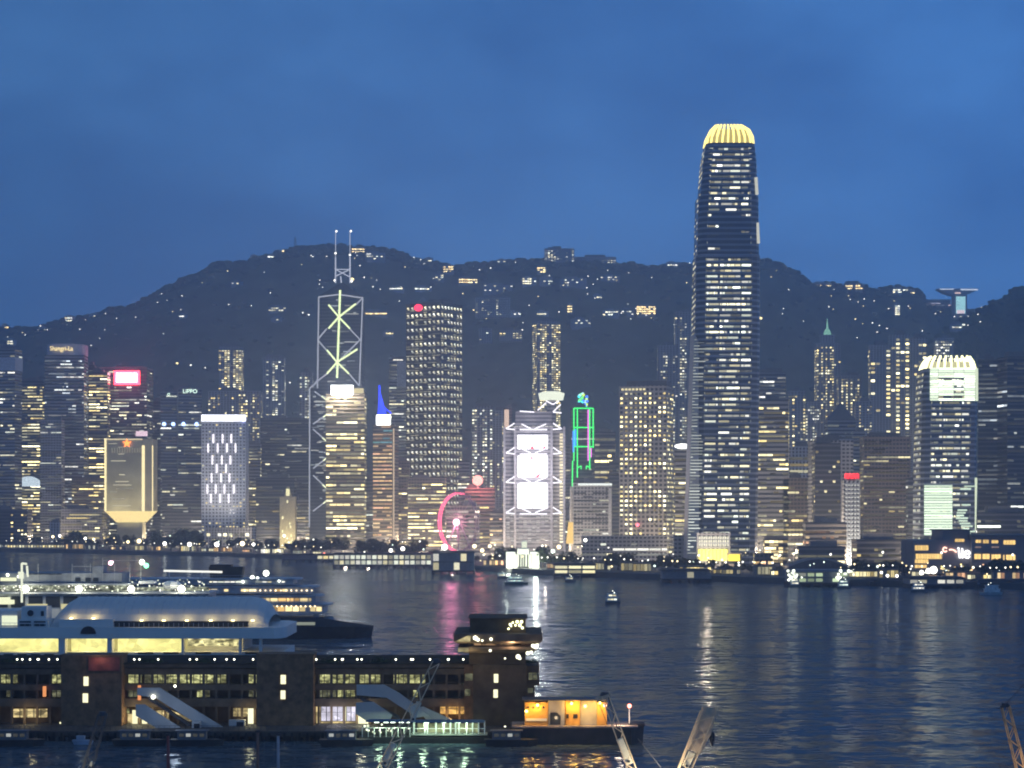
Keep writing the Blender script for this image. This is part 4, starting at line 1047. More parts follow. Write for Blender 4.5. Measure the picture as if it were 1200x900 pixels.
for k, (X, Y, wp, hp, kind, lb) in enumerate(HOUSES):
    q = hill_hit(X, Y + hp*.5); D = q.y; s = D/F; w = wp*s; h = max(4.0, hp*s); dd = min(18, w*.7)
    o = thing('hillside_house', lb, 'house', (q.x, q.y, q.z-1.0), R((k*37) % 30 - 15)); rg = random.Random(k)
    mb = MB(); mb.box(-w/2, w/2, -dd/2, dd/2, -6, h+1); mb.box(-w*.3, w*.15, -dd*.3, dd*.35, h+1, h+4); mb.build('walls', HM[kind], o)
    mb = MB(); mb.box(-w/2-.6, w/2+.6, -dd/2-.6, dd/2+.6, h+1.01, h+1.6); mb.build('roof', ROOF, o)
    wm = MB(); nf = max(1, int(h/4)); nb = max(2, int(w/4.5)); pr = {'w': .75, 'y': .9, 'd': .35}[kind]; gg = {'w': 2.2, 'y': 2.8, 'd': 1.3}[kind]
    pal = WHITE if kind != 'y' else [(1,.78,.35),(1,.7,.28)]
    for i in range(nf):
        for j in range(nb):
            if rg.random() < pr:
                x = -w/2+(j+.5)*w/nb; z = 1.4+i*h/nf; ww = w/nb*.42; wm = MB()
                wm.quad((x-ww,-dd/2-.2,z),(x+ww,-dd/2-.2,z),(x+ww,-dd/2-.2,z+2.2),(x-ww,-dd/2-.2,z+2.2), sc3(rg.choice(pal), gg*rg.uniform(.4,1.4))); wm.build('lit_window', GLOW, o)

LPOLE = plain('lamp_pole', (.2,.2,.21), .5)
def lamp_proto(name, label, cat, h, r, col, s, group):
    o = thing(name, label, cat, (0,0,-50), 0, group)
    mb = MB(); mb.cyl(0,0,0,h,.14,6,None,.09); mb.bar((0,0,h),(0,-1.2,h+.1), .14); mb.build('pole', LPOLE, o)
    mb = MB(); mb.ball((0,-1.2,h-.05), r, 8, sz=.8); mb.build('lamp_head', lamp_mat(name+'_light', col, s), o)
    return o
HL = [(332,299.5,2.4,1),(317,346,1.2,0),(208,430,2.2,1),(224,433,1.6,0),(241,435,1.2,0),(340,453,1.5,0),(413,331,4.0,1),(427,328,1.6,0),(437,340,1.4,0),(355,370,1.6,0),(362,373,1.6,0),(365,302,1.2,0),(383,304,1.2,0),
      (295,363,1.1,0),(375,331,1.2,0),(493,307,1.3,0),(485,306,1.2,0),(575,318,1.4,0),(604,300.5+9,1,0),(695,336,1.1,0),(689,326,1.3,0),(697,352,1.2,0),(620,363,1.1,0),(655,369,1.2,0),(745,366,1.3,0),(918,364,1.1,0),(891,378,3.2,1),
      (996,354,1.2,0),(1024,355,1.1,0),(1002,378,1.6,1),(1004,398,1.1,0),(1022,383,1.5,0),(1030,385,1.3,0),(1039,388,1.3,0),(941,379,.9,0),(1041,365,1.3,0),(1064,361,1.2,0),(1150,357,3.0,1),(1118,373,1.2,0),(1130,368,1,0),(562,319,1.3,0),(508,330,1.0,0),
      (48,386,1.3,0),(56,391,1.2,0),(124,370,1.1,0),(30,396,1.2,0),(470,339,1.2,0),(505,339,1.2,0),(700,331,1.2,0),(590,352,1.3,0),(555,366,1.6,1),(570,376,1.4,1),(608,371,1.3,0),(612,392,1.4,0),(757,372,1.2,0),(728,371,1.2,0),(768,366,1.1,0),(808,311,1.1,0)]
rh = random.Random(31)
for _ in range(78):
    X = rh.choice((rh.uniform(395,810), rh.uniform(395,810), rh.uniform(895,1150), rh.uniform(5,390))); yr = interp(RIDGE, X)
    HL.append((X, yr+4+abs(rh.gauss(0, 30)), rh.choice((.8,1.0,1.0,1.3)), rh.choice((0,0,1))))
protos = {}
for X, Y, r, warm in HL:
    key = (round(r, 1), warm)
    if key not in protos:
        protos[key] = lamp_proto('hillside_lamp', ('large amber lamp shining from the dark hillside' if warm and r > 2 else 'amber lamp on the dark hillside' if warm else 'tiny white street lamp on the dark hillside'),
                                 'street lamp', 7, r*1.0, (1,.78,.36) if warm else (1,.96,.85), 2.6, 'street lamps scattered over the hillside')
        o = protos[key]
    else: o = copy_tree(protos[key])
    q = hill_hit(X, Y + 4); o.location = (q.x, q.y-3, q.z + 3)
D = 2350; o = thing('lit_church', 'small floodlit yellow building with a pointed top between white gridded and truss towers', 'church', (PX(337,D), D, LAND))
mb = MB(); zz = PZ(582,D)-LAND; mb.box(-9,9,0,14,0,zz); mb.prism([(-4,2),(4,2),(4,10),(-4,10)], zz+.01, PZ(570,D)-LAND, None, [(-1,5),(1,5),(1,7),(-1,7)]); mb.build('walls', plain('church_stone', (.55,.48,.32), .8), o)
mb = MB(); rg = random.Random(9)
for k in range(16): x = rg.uniform(-8,6); z = rg.uniform(2, zz-3); mb.box(x, x+1.4, -.3, -.05, z, z+3, sc3((1,.9,.5), rg.uniform(.5,1.6)))
mb.box(-2,2,1.6,1.9,zz+1,zz+9,(1,.92,.5)); mb.build('lit_windows', GLOW, o); point('floodlight', (0,-22,6), 3e4, (1,.88,.5), 1.5, o)
for o in T: clean(o)

# ------------------------------------------------------------------ trees, lamps and piers of the far waterfront
LEAF = plain('leaves', (0.045,0.065,0.03), .8, var=.5, scale=.6, spec=.15)
BARK = plain('bark', (.09,.07,.05), .9)
def tree_proto(seed, label, R0=5.2, H=9.5):
    rg = random.Random(seed); o = thing('broadleaf_tree', label, 'tree', (0,0,-60), 0, 'trees along the far waterfront')
    mb = MB(); mb.cyl(0,0,0,H*.5,.38,7,None,.22)
    for k in range(5):
        a = k*1.3+rg.random(); mb.bar((0,0,H*.35+k*.3),(math.cos(a)*R0*.55, math.sin(a)*R0*.55, H*.62+rg.random()), .2)
    mb.build('trunk', BARK, o)
    mb = MB(); cl = [(rg.uniform(-1,1)*R0*.62, rg.uniform(-1,1)*R0*.62, H*rg.uniform(.45,.85), R0*rg.uniform(.28,.48)) for _ in range(13)]
    for (x, y, z, r) in cl:
        for _ in range(75):
            v = Vector((rg.gauss(0,1), rg.gauss(0,1), rg.gauss(0,1))).normalized()*r*rg.uniform(.55,1.08)
            p = Vector((x,y,z))+v; s = rg.uniform(.3,.62)
            u = Vector((rg.gauss(0,1), rg.gauss(0,1), rg.gauss(0,1))).normalized(); w_ = u.cross(v).normalized() if u.cross(v).length > .01 else Vector((1,0,0)); t = w_.cross(u)
            mb.quad(p-u*s-t*s*.6, p+u*s-t*s*.6, p+u*s+t*s*.6, p-u*s+t*s*.6)
    mb.build('crown', LEAF, o); return o
TL = 'dark leafy tree in the line of trees along the far waterfront'
tp = [tree_proto(1, TL), tree_proto(2, TL, 6.5, 11), tree_proto(3, TL, 4.4, 8)]
used = set(); rt = random.Random(17)
def place_tree(X, D, s=1.0):
    k = rt.randrange(3); o = tp[k] if k not in used else copy_tree(tp[k]); used.add(k)
    o.location = (PX(X,D), D, LAND-.1); o.rotation_euler = (0,0,rt.uniform(0,6.28)); o.scale = (s, s, s*rt.uniform(.85,1.15))
treespots = [(85,1.5),(90,1.3),(20,.9),(105,1),(128,1),(182,1.1),(190,1.3),(200,1.5),(211,1.6),(221,1.4),(232,1.2),(300,1),(318,1),(340,1.1),(352,1),(368,1.1),(376,1.2),(425,1.2),(436,1.1),(446,1.3),(468,1.2),(480,1),
             (505,1.1),(512,1),(578,1),(586,1.3),(594,1.5),(602,1.2),(628,1.3),(636,1.5),(644,1.2),(655,1),(664,1.2),(676,1),(716,1.4),(724,1.5),(733,1.5),(741,1.3),(758,1.1),(768,1.1),(780,1.1),(790,1.2),(801,1.2),(812,1.1),(823,1.1),(834,1.2),(845,1.1),
             (856,1.1),(868,1.1),(880,1),(892,1),(1000,1),(1008,1.1),(1016,1),(1028,1.1),(1040,1.1),(1050,1),(1060,1),(1160,1.3),(1168,1.4),(1176,1.2),(1186,1.6),(1192,1.5),(1120,.9),(1130,.9),(1150,1.1)]
for X, s in treespots: place_tree(X, shore_D(X)+rt.uniform(48,75), s*(1.25 if X < 500 else .6 if 812 < X < 926 else .82))
for X in range(-20, 1220, 17): place_tree(X+rt.uniform(-5,5), shore_D(X)+rt.uniform(80,105), rt.uniform(.9,1.3)*(1.2 if X < 500 else .45 if 812 < X < 926 else .72))

wl_proto = {}
def wlamp(X, Y=None, warm=0, r=.75, s=5.0, back=16):
    D = shore_D(X) + back; key = (warm, r, s)
    h = 8.5 if Y is None else max(2.5, PZ(Y, D) - LAND)
    if key not in wl_proto:
        colr = ((1,.96,.82),(1,.80,.42),(.82,1,.85),(1,.25,.15))[warm]
        lb = ('white globe street lamp in the line of lamps on the far promenade','amber globe street lamp in the line of lamps on the far promenade','greenish globe street lamp on the far promenade','red beacon lamp on the far promenade')[warm]
        if r > 1.2: lb = 'big dazzling ' + ('white','amber','greenish','red')[warm] + ' floodlight on the far promenade'
        o = thing('promenade_lamp', lb, 'street lamp', (0,0,0), 0, 'lamps along the far promenade')
        mb = MB(); mb.cyl(0,0,-8.4,-.3,.13,6,None,.09); mb.build('pole', LPOLE, o)
        mb = MB(); mb.ball((0,0,0), r, 8); mb.build('lamp_head', lamp_mat('promenade_lamp_light', colr, s), o)
        wl_proto[key] = o
    else: o = copy_tree(wl_proto[key])
    o.location = (PX(X,D), D, LAND + h)
    return o
    o.scale = (1,1,1)
rl = random.Random(23)
for X in range(4, 1200, 11):
    if 388 < X < 506 or 925 < X < 1000: continue
    wlamp(X+rl.uniform(-4,4), None, rl.choice((0,0,0,1,1)), rl.choice((.45,.62)), 2.6, rl.uniform(4,40))
for X in range(10, 1200, 9):
    D = shore_D(X); wlamp(X+rl.uniform(-5,5), HOR-(LAND+rl.uniform(2,17)-CAMH)*F/(D+30), rl.choice((0,0,1,1,2)), rl.choice((.4,.55,.8)), 2.2, 30+rl.uniform(0,60))
for (X, Y, wm_, r, s) in [(193,637,0,2.0,7),(222,638,0,2.2,7),(254,638,0,2.4,7),(284,637,1,2.4,6),(297,638,0,1.6,6),(100,631,0,1.6,5),(110,632,1,1.4,5),(62,629,1,1.5,5),(70,628,0,1.5,5),(163,634,1,2.6,3),(150,635,1,1.8,3),
                       (458,645,0,1.7,4),(472,643,0,1.9,4),(525,649,0,1.8,4),(556,640,1,1.6,4),(565,645,1,1.5,4),(574,640,1,1.3,4),(655,641,1,1.5,4),(648,646,2,1.4,4),(686,633,0,1.3,4),
                       (1080,671,0,1.5,3.5),(1094,668,0,2.4,3.5),(1088,669,0,1.7,3.5),(1040,675,0,.9,5),(1051,678,0,.9,5),(1033,671,0,.8,5),(326,645,1,1.5,3),(333,628,0,1.3,4),(380,650,3,1.2,3)]:
    wlamp(X, Y, wm_, r, s, 12)

# street lamps added between the towers as warm fill on facades and haze
for X, D in ((-5,2560),(60,2440),(88,2530),(120,2560),(185,2480),(215,2440),(240,2480),(310,2360),(345,2430),(372,2300),(405,2180),(432,2190),(455,2150),(475,2250),(500,2120),(530,2050),(548,2130),(580,2050),(600,1960),(640,2000),(668,1960),(690,1900),
             (706,1920),(735,1740),(770,1740),(800,1700),(830,1470),(870,1620),(900,1700),(930,1620),(948,1600),(975,1600),(1000,1540),(1030,1660),(1060,1620),(1090,1440),(1125,1440),(1155,1520),(1180,1650),(60,2680),(260,2700),(600,2500),(700,2300),(970,2600),(1050,2600)):
    o = wlamp(X, None, 1, .62, 3.2, 30); o.location = (PX(X,D), D, LAND+8.5); o['label'] = 'amber street lamp added for warm fill between the waterfront towers'; o['group'] = 'fill lamps added between the towers'
    point('street_fill', (0,-1,.3), 2.4e4, (1,.80,.58), 1.5, o)
# small kiosks, shelters and shop rows between the trees
rk = random.Random(44)
KW = plain('kiosk_wall', (.22,.21,.20), .8)
for k in range(46):
    X = 6+k*26+rk.uniform(-8,8)
    if 388 < X < 560 or 925 < X < 1000 or 585 < X < 640 or X > 1198: continue
    D = shore_D(X)+rk.uniform(28,46); wd = rk.uniform(9,24); hh = rk.uniform(3.2,6.5)
    o = thing('promenade_kiosk', 'low dim kiosk with a lit front between the trees of the far promenade', 'kiosk', (PX(X,D), D, LAND), 0, 'kiosks along the far promenade')
    mb = MB(); mb.box(-wd/2, wd/2, 0, 6, 0, hh); mb.build('walls', KW, o); mb = MB(); mb.box(-wd/2-.6, wd/2+.6, -1.2, 6.5, hh+.01, hh+.4); mb.build('roof', DSTEEL, o)
    mb = MB(); n_ = int(wd/2.2); pal = rk.choice((WARM, WHITE, ORANGE, WARM)); g0 = rk.choice((.35,.7,1.2))
    for i in range(n_):
        mb = MB()
        if rk.random() < .7: mb.box(-wd/2+i*wd/n_+.2, -wd/2+(i+1)*wd/n_-.2, -.2, -.05, .8, hh-.7, sc3(rk.choice(pal), g0*rk.uniform(.2,1.4))); mb.build('lit_window', GLOW, o)

PIER = plain('pier_paint', (.30,.31,.32), .7, var=.15); PDARK = plain('pier_piles', (.04,.04,.045), .8)
def pier(label, X0, X1, Yw, Yt, depth, lit=.8, pal=WHITE, g=1.0, storeys=1, roofm=None, name='ferry_pier', bay=5, seed=1, roofk=1.0):
    """a pier on piles: deck, columns, lit bays, roof"""
    D = F*CAMH/(Yw-HOR); w = PX(X1,D)-PX(X0,D); H = PZ(Yt,D)
    o = thing(name, label, 'pier', (PX((X0+X1)/2,D), D, 0)); rg = random.Random(seed)
    mb = MB(); mb.box(-w/2, w/2, 0, depth, 1.6, 2.6)
    for i in range(int(w/6)+1): mb.box(-w/2+i*6, -w/2+i*6+.7, .3, depth-.3, -2, 1.6)
    mb.build('deck', PDARK, o)
    fh = (H-2.6-1.2)/storeys
    nb = max(2, int(w/bay))
    for i in range(nb+1): x = -w/2+.4+i*(w-.8)/nb; mb = MB(); mb.box(x-.25, x+.25, 1.2, 1.7, 2.6, H-1.2); mb.build('column', PIER, o)
    mb = MB(); mb.box(-w/2+.6, w/2-.6, 3.2, depth-1, 2.6, H-1.2); mb.build('walls', PIER, o)
    mb = MB(); mb.prism([(-w/2-.8*roofk,.2),(w/2+.8*roofk,.2),(w/2+.8*roofk,depth+.5),(-w/2-.8*roofk,depth+.5)], H-1.2, H, None, [(-w/2+1.5,2),(w/2-1.5,2),(w/2-1.5,depth-2),(-w/2+1.5,depth-2)])
    for s in range(1, storeys): mb.box(-w/2, w/2, .9, 3.19, 2.6+s*fh-.3, 2.6+s*fh)
    mb.build('roof', roofm or PDARK, o)
    wm = MB()
    for s in range(storeys):
        for i in range(nb):
            if rg.random() < lit:
                x = -w/2+.4+i*(w-.8)/nb; x1 = x+(w-.8)/nb
                wm.box(x+.5, x1-.5, 3.05, 3.18, 2.6+s*fh+.5, 2.6+(s+1)*fh-.7, sc3(rg.choice(pal), g*rg.uniform(.25,1.2)))
    if wm.f: wm.build('lit_bays', GLOW, o)
    return o, D, w, H
pier('long arcaded pier with a row of lit bays on the far shore', 390, 506, 666, 648, 24, 1.0, WHITE, .75, 2, bay=4.2, seed=2)
o, D, w, H = pier('dark bulky pier under the observation wheel', 506, 556, 673, 646, 30, .3, WHITE, .7, 2, seed=3)
mb = MB(); mb.ball((-w*.2,-.5,H+3), 2.2, 8); lamp('pier_light', mb, o, (1,1,.9), 6)
o, D, w, H = pier('yellow lit ferry pier right of the white floodlit hall', 649, 699, 677, 660, 26, 1.0, [(1,.92,.55),(1,.88,.48)], 1.0, 2, seed=4, bay=9)
pier('low dark landing stage left of the arcaded pier', 330, 392, 659, 649, 18, .25, WARM, .8, seed=5)
pier('dim landing stage with white lamps in front of the tallest tower', 776, 834, 683, 667, 24, .35, WHITE, .8, seed=6)
o, D, w, H = pier('blue grey ferry pier under the curved roof with brightly lit ends', 926, 996, 688, 668, 30, .45, [(.8,1,.6),(.95,1,.8)], .7, 2, roofm=plain('blue_grey_roof', (.12,.14,.17), .6), seed=7)
mb = MB(); rg = random.Random(4)
for k in range(26):
    s = rg.choice((-1, 1)); mb.ball((s*w*.42+rg.uniform(-5,5), -1, rg.uniform(4, H)), rg.uniform(.4,1.1), 6, sc3((.95,1,.8), rg.uniform(1.0,3)))
mb.build('end_lamps', GLOW, o, kind='stuff')
D2 = 1350; o = thing('curved_roof_hall', 'long hall with a shallow arched roof behind the blue grey ferry pier', 'hall', (PX(960,D2), D2+20, LAND))
mb = MB(); pts = [(PX(925+5*k,D2)-o.location.x, PZ(664-9*math.sin(math.pi*k/14),D2)-LAND) for k in range(15)]
mb.extrude_y([(pts[0][0],0)] + pts + [(pts[-1][0],0)][::1], -15, 15); mb.build('walls', plain('hall_dark', (.08,.085,.1), .5), o)
mb = MB()
for a, b in zip(pts, pts[1:]): mb.bar((a[0],-15.6,a[1]+.3),(b[0],-15.6,b[1]+.3), 1.3)
mb.build('roof_rim', PIER, o)
pier('floodlit landing stage left of the catamaran in front of the mall', 1066, 1132, 690, 676, 24, .8, WHITE, .9, seed=8)
pier('small landing stage with green lit bays on the right shore', 1020, 1064, 687, 678, 18, .3, WARM, .6, seed=9)
pier('dark landing stage at the right edge with yellow lamps', 1146, 1215, 690, 679, 20, .5, WARM, .9, seed=10)
# floodlit white hall
D = 1512; o = thing('pavilion', 'white domed hall glowing in greenish floodlight on the far shore', 'pavilion', (PX(612,D), D+10, LAND))
def L(X, Y, y=0): return (PX(X,D)-o.location.x, y, PZ(Y,D)-LAND)
fl = plain('white_stucco', (.75,.75,.70), .8, var=.05)
mb = MB()
for X0, X1, Y in ((593,604,647),(604,621,650),(621,632,647),(606,620,643),(611,618,634)): mb.box(L(X0,0)[0]+.05, L(X1,0)[0]-.05, -6 if Y > 640 else -2, 8, 0, L(0,Y)[2])
mb.build('walls', fl, o)
wm = MB(); rg = random.Random(3)
for k in range(12):
    X = 594+k*3.1; wm.box(L(X,0)[0], L(X+1.9,0)[0], -6.3, -6.1, 1, L(0,649.5)[2], sc3((.93,1,.75), rg.uniform(.8,1.5)))
wm.box(L(606.5,0)[0], L(619.5,0)[0], -6.3, -6.1, L(0,648)[2], L(0,643.6)[2], (1.2,1.3,1.0)); wm.box(L(611.5,0)[0], L(617.5,0)[0], -2.3, -2.1, L(0,642)[2], L(0,635)[2], (.75,.8,.6))
wm.build('lit_arches', GLOW, o)
for dx in (-10, 10): point('floodlight', (dx, -16, 2), 1.5e4, (.95,1,.8), 1.5, o)
# left shore: shed row with lit strip
D = 2330; o = thing('promenade_shed', 'long low shed with bright lights at the left end of the far shore', 'shed', (PX(50,D), D, LAND))
w = PX(92,D)-PX(8,D); mb = MB(); mb.box(-w/2, w/2, 0, 10, 0, 5); mb.build('walls', PIER, o); mb = MB(); mb.box(-w/2-1, w/2+1, -1.5, 11, 5, 5.6); mb.build('roof', PDARK, o)
mb = MB(); rg = random.Random(5)
for i in range(24): mb.box(-w/2+1+i*w/24.5, -w/2+3+i*w/24.5, -.3, -.1, 1.2, 3.6, sc3(rg.choice(WARM), rg.uniform(.3,1.4)))
mb.build('lit_bays', GLOW, o)

# mall with orange windows and white neon
D = 1290.0; o = thing('shopping_mall', 'broad waterfront mall with orange lit windows and a neon word', 'shopping mall', (PX(1140,D), D, LAND))
def L(X, Y, y=0): return (PX(X,D)-o.location.x, y, PZ(Y,D)-LAND)
mb = MB(); mb.box(L(1070,0)[0], L(1137,0)[0], 0, 40, 0, L(0,633)[2]); mb.box(L(1137,0)[0]+.02, L(1230,0)[0], -4, 40, 0, L(0,629)[2]); mb.box(L(1106,0)[0], L(1138,0)[0], 3, 38, L(0,633)[2]+.01, L(0,622)[2])
mb.build('walls', plain('mall_cladding', (.24,.22,.23), .7, var=.15, scale=.1), o)
mb = MB(); mb.box(L(1104,0)[0], L(1140,0)[0], 1, 39, L(0,622)[2]+.02, L(0,620.5)[2]); mb.box(L(1136,0)[0], L(1232,0)[0], -6, 41, L(0,629)[2]+.02, L(0,626.5)[2]); mb.build('roof', ROOF, o)
OR = (1.0,.66,.22)
for X0, X1, Y0, Y1, g in [(1072,1088,639,645,.9),(1073,1104,649,655,1.1),(1072,1088,655.5,660,1.0),(1072,1086,662,665.5,1.0),(1119,1130,631.5,635,.9),(1141.5,1148,632.5,636,1.0),(1150,1157,632.5,636.5,.7),(1160,1168,633,636.5,.9),(1174,1188,633,638,1.1),
                       (1140,1148,649,655,1.2),(1149.5,1158,649,655,1.2),(1160,1171,649.5,656,1.2),(1173.5,1175.5,650,656,1.0),(1177,1188,650,656,1.2),(1141,1148,640,642,.2),(1160,1169,640,642,.2)]:
    mb = MB(); yy = -.3 if X0 < 1137 else -4.3; n_ = max(1, int((X1-X0)/3))
    for i in range(n_): mb.box(L(X0+(X1-X0)*i/n_,0)[0]+.1, L(X0+(X1-X0)*(i+1)/n_,0)[0]-.1, yy, yy+.25, L(0,Y1)[2], L(0,Y0)[2], sc3(OR if g > .3 else (1,.7,.6), g*random.uniform(.85,1.1)))
    mb.build('window', GLOW, o)
NE = lamp_mat('white_neon_light', (1,1,1), 2.4, True)
mb = MB()
def arc(mbx, cx, cyy, rx, ry, a0, a1, wd, y=-1.2, n_=10):
    pv = None
    for i in range(n_+1):
        a = R(a0+(a1-a0)*i/n_); c = L(cx+rx*math.cos(a), cyy-ry*math.sin(a), y)
        if pv: mbx.bar(pv, c, wd)
        pv = c
mb.bar(L(1123,644.5,-1.2), L(1124.5,654,-1.2), .9); mb.bar(L(1127,642.5,-1.2), L(1127.5,654,-1.2), .9); arc(mb, 1133, 649.5, 3.2, 4.2, 10, 330, .95); mb.bar(L(1130,649.5,-1.2), L(1136.2,649,-1.2), .9)
mb.ball(L(1122.6,642.6,-1.2), .7, 6)
mb.build('neon_letters', NE, o)
mb = MB(); arc(mb, 1107, 644, 2.4, 2.6, 30, 330, .8); arc(mb, 1114, 649, 6.5, 5.0, 110, 20, .9); mb.build('neon_swash', lamp_mat('pink_neon_light', (1,.55,.42), 2.2), o)
wm = MB(); rg = random.Random(12)
for i in range(60): a = L(rg.uniform(1100,1198), rg.uniform(661,680), -6 - rg.random()*2); mb_ = rg.uniform(.35,.7); wm.ball(a, mb_, 6, sc3(rg.choice(WARM+ORANGE), rg.uniform(.8,2.4)))
wm.build('entrance_lamps', GLOW, o, kind='stuff')

# observation wheel
D = 1690.0; o = thing('observation_wheel', 'tall observation wheel with a pink lit rim on its left side', 'observation wheel', (PX(537,D), D, LAND), R(-48))
rr = 34/F*D; hub = PZ(612,D)-LAND
mb = MB(); mbd = MB(); NS = 44
for i in range(NS):
    a0, a1 = 2*math.pi*i/NS, 2*math.pi*(i+1)/NS
    for y, q in ((-1.2,1),(1.2,1)):
        p0 = (rr*math.cos(a0), y, hub+rr*math.sin(a0)); p1 = (rr*math.cos(a1), y, hub+rr*math.sin(a1)); lit = R(70) < (a0 % (2*math.pi)) < R(262)
        (mb if lit else mbd).bar(p0, p1, 1.0 if lit else .6)
lamp('lit_rim', mb, o, (1.0,.14,.26), 1.7, True); mbd.build('rim', STEEL, o)
mb = MB()
for i in range(22):
    a = 2*math.pi*i/22; mb.bar((0,0,hub),(rr*math.cos(a),0,hub+rr*math.sin(a)), .22)
mb.build('spokes', STEEL, o)
for i in range(16):
    a = 2*math.pi*(i+.5)/16; mb = MB(); mb.ball(((rr+1.6)*math.cos(a),0,hub+(rr+1.6)*math.sin(a)), 1.3, 8); mb.build('cabin', plain('cabin_paint', (.5,.4,.45), .3) if i == 0 else cabm, o); cabm = bpy.data.materials['cabin_paint']
mb = MB(); mb.ball((0,-2,hub), 2.8, 12); lamp('lit_hub', mb, o, (1.0,.62,.72), 3.5, True)
mb = MB()
for s in (-1,1):
    for x in (-12, 12): mb.bar((x, s*9, 0),(0, s*1.5, hub), .9)
mb.build('support_frame', STEEL, o)
point('hub_lamp', (0,-8,hub), 3.0e4, (1,.25,.4), 3, o)

# ------------------------------------------------------------------ boats
def boat(label, X, Yw, L_, cat='boat', name='ferry_boat', decks=2, hullc=(.05,.10,.07), lit=WHITE, g=1.0, head=0, top=(.7,.72,.7), k_=.78):
    D = F*CAMH/(Yw-HOR); o = thing(name, label, cat, (PX(X,D), D, 0), R(head)); B_ = L_*.26
    hullpts = [(-L_/2,-B_/2),(L_*.3,-B_/2),(L_/2,0),(L_*.3,B_/2),(-L_/2,B_/2)]
    low = [(x*.92, y*.7) for x, y in hullpts]
    mb = MB(); mb.prism(low, -.6, 1.8, None, hullpts); mb.build('hull', plain('hull_paint', hullc, .5), o)
    mb = MB(); wm = MB(); z = 1.8
    for k in range(decks):
        l = L_*(.36-.07*k); b = B_*(.40-.05*k)
        mb.box(-l-.4, l*.8, -b, b, z+.01, z+2.2); n_ = int(l*1.6/1.8)
        for i in range(n_):
            x = -l+.4+i*(l*1.8-.5)/n_
            wm.box(x, x+(l*1.8)/n_-.5, -b-.08, -b-.01, z+.8, z+1.7, sc3(lit[i % len(lit)], g*(.5+.8*((i*7+k*3) % 5)/5)))
        z += 2.45
        mb.box(-l-1, l*.8+.6, -b-.4, b+.4, z-.23, z)
    mb.build('cabin', plain('cabin_white', top, .4), o); wm.build('lit_windows', GLOW, o)
    mb = MB(); mb.bar((0,0,z),(0,0,z+1.6),.15); mb.ball((0,0,z+1.6),.3,6,sc3((1,1,.85),3)); mb.ball((L_*.1,0,z+.5),.3,6,sc3((.9,1,.9),4)); mb.build('masthead_light', GLOW, o)
    o.scale = (k_, k_, k_)
    return o
boat('small ferry with two lit decks alone in mid harbour', 718, 708, 10, decks=2, hullc=(.08,.09,.09), g=1.2)
boat('green hulled ferry leaving the pier below the white screens', 605, 685, 20, decks=2, hullc=(.05,.16,.11), lit=[(.7,1,.85),(.9,1,.8)], g=1.0, head=4)
boat('small boat with white lamps left of the green hulled ferry', 589, 678, 10, decks=1, hullc=(.1,.12,.12), g=1.5)
boat('white catamaran with long lit windows at the right shore', 1161, 697, 16, decks=2, hullc=(.4,.45,.45), lit=[(.8,1,.9)], g=1.1, head=180)
boat('lit ferry berthed at the left end of the blue grey pier', 932, 688, 9, decks=3, lit=[(1,.95,.7)], g=1.6, hullc=(.1,.12,.1))
boat('lit ferry berthed at the right end of the blue grey pier', 989, 690, 11, decks=2, lit=[(.85,1,.8)], g=1.4, hullc=(.1,.12,.1))
boat('low lit ferry moored in front of the floodlit landing stage', 1077, 694, 13, decks=2, lit=[(1,.97,.8)], g=1.2, hullc=(.12,.14,.14))
boat('white launch moored left of the dim landing stage', 780, 682, 9, decks=1, hullc=(.3,.3,.3), g=1.5)
boat('small launch beside the yellow lit ferry pier', 668, 682, 9, decks=1, hullc=(.1,.1,.1), g=1.0)

# ------------------------------------------------------------------ ships behind the near pier
def N(D, ox=0.0, oz=0.0):
    return (lambda X: PX(X,D)-ox), (lambda Y: PZ(Y,D)-oz)
def interior(name, col, s, scale=1.2, lo=.35):
    """a lit room seen through an opening: uneven brightness, darker furniture shapes"""
    m = bpy.data.materials.new(name); m.use_nodes = True; t = m.node_tree; t.nodes.remove(t.nodes['Principled BSDF'])
    tcn = t.nodes.new('ShaderNodeTexCoord'); n = t.nodes.new('ShaderNodeTexVoronoi'); n.inputs['Scale'].default_value = scale
    mp_ = t.nodes.new('ShaderNodeMapping'); mp_.inputs['Scale'].default_value = (1,1,1.6); t.links.new(tcn.outputs['Object'], mp_.inputs[0]); t.links.new(mp_.outputs[0], n.inputs['Vector'])
    n2 = t.nodes.new('ShaderNodeTexNoise'); n2.inputs['Scale'].default_value = scale*.35; n2.inputs['Detail'].default_value = 4; t.links.new(mp_.outputs[0], n2.inputs['Vector'])
    r = t.nodes.new('ShaderNodeMapRange'); r.inputs['From Min'].default_value = .35; r.inputs['From Max'].default_value = .65; r.inputs['To Min'].default_value = lo; r.inputs['To Max'].default_value = 1.2
    t.links.new(n2.outputs['Fac'], r.inputs['Value'])
    bw_ = t.nodes.new('ShaderNodeSeparateColor'); t.links.new(n.outputs['Color'], bw_.inputs[0])
    r2 = t.nodes.new('ShaderNodeMapRange'); r2.inputs['To Min'].default_value = lo; r2.inputs['To Max'].default_value = 1.15; t.links.new(bw_.outputs[0], r2.inputs['Value'])
    mm = t.nodes.new('ShaderNodeMath'); mm.operation = 'MULTIPLY'; t.links.new(r.outputs[0], mm.inputs[0]); t.links.new(r2.outputs[0], mm.inputs[1])
    m3 = t.nodes.new('ShaderNodeMath'); m3.operation = 'MULTIPLY'; t.links.new(mm.outputs[0], m3.inputs[0]); m3.inputs[1].default_value = s
    em = t.nodes.new('ShaderNodeEmission'); em.inputs['Color'].default_value = tuple(col)+(1,); t.links.new(m3.outputs[0], em.inputs['Strength'])
    t.links.new(em.outputs[0], t.nodes['Material Output'].inputs[0]); m.cycles.emission_sampling = 'AUTO'
    return m
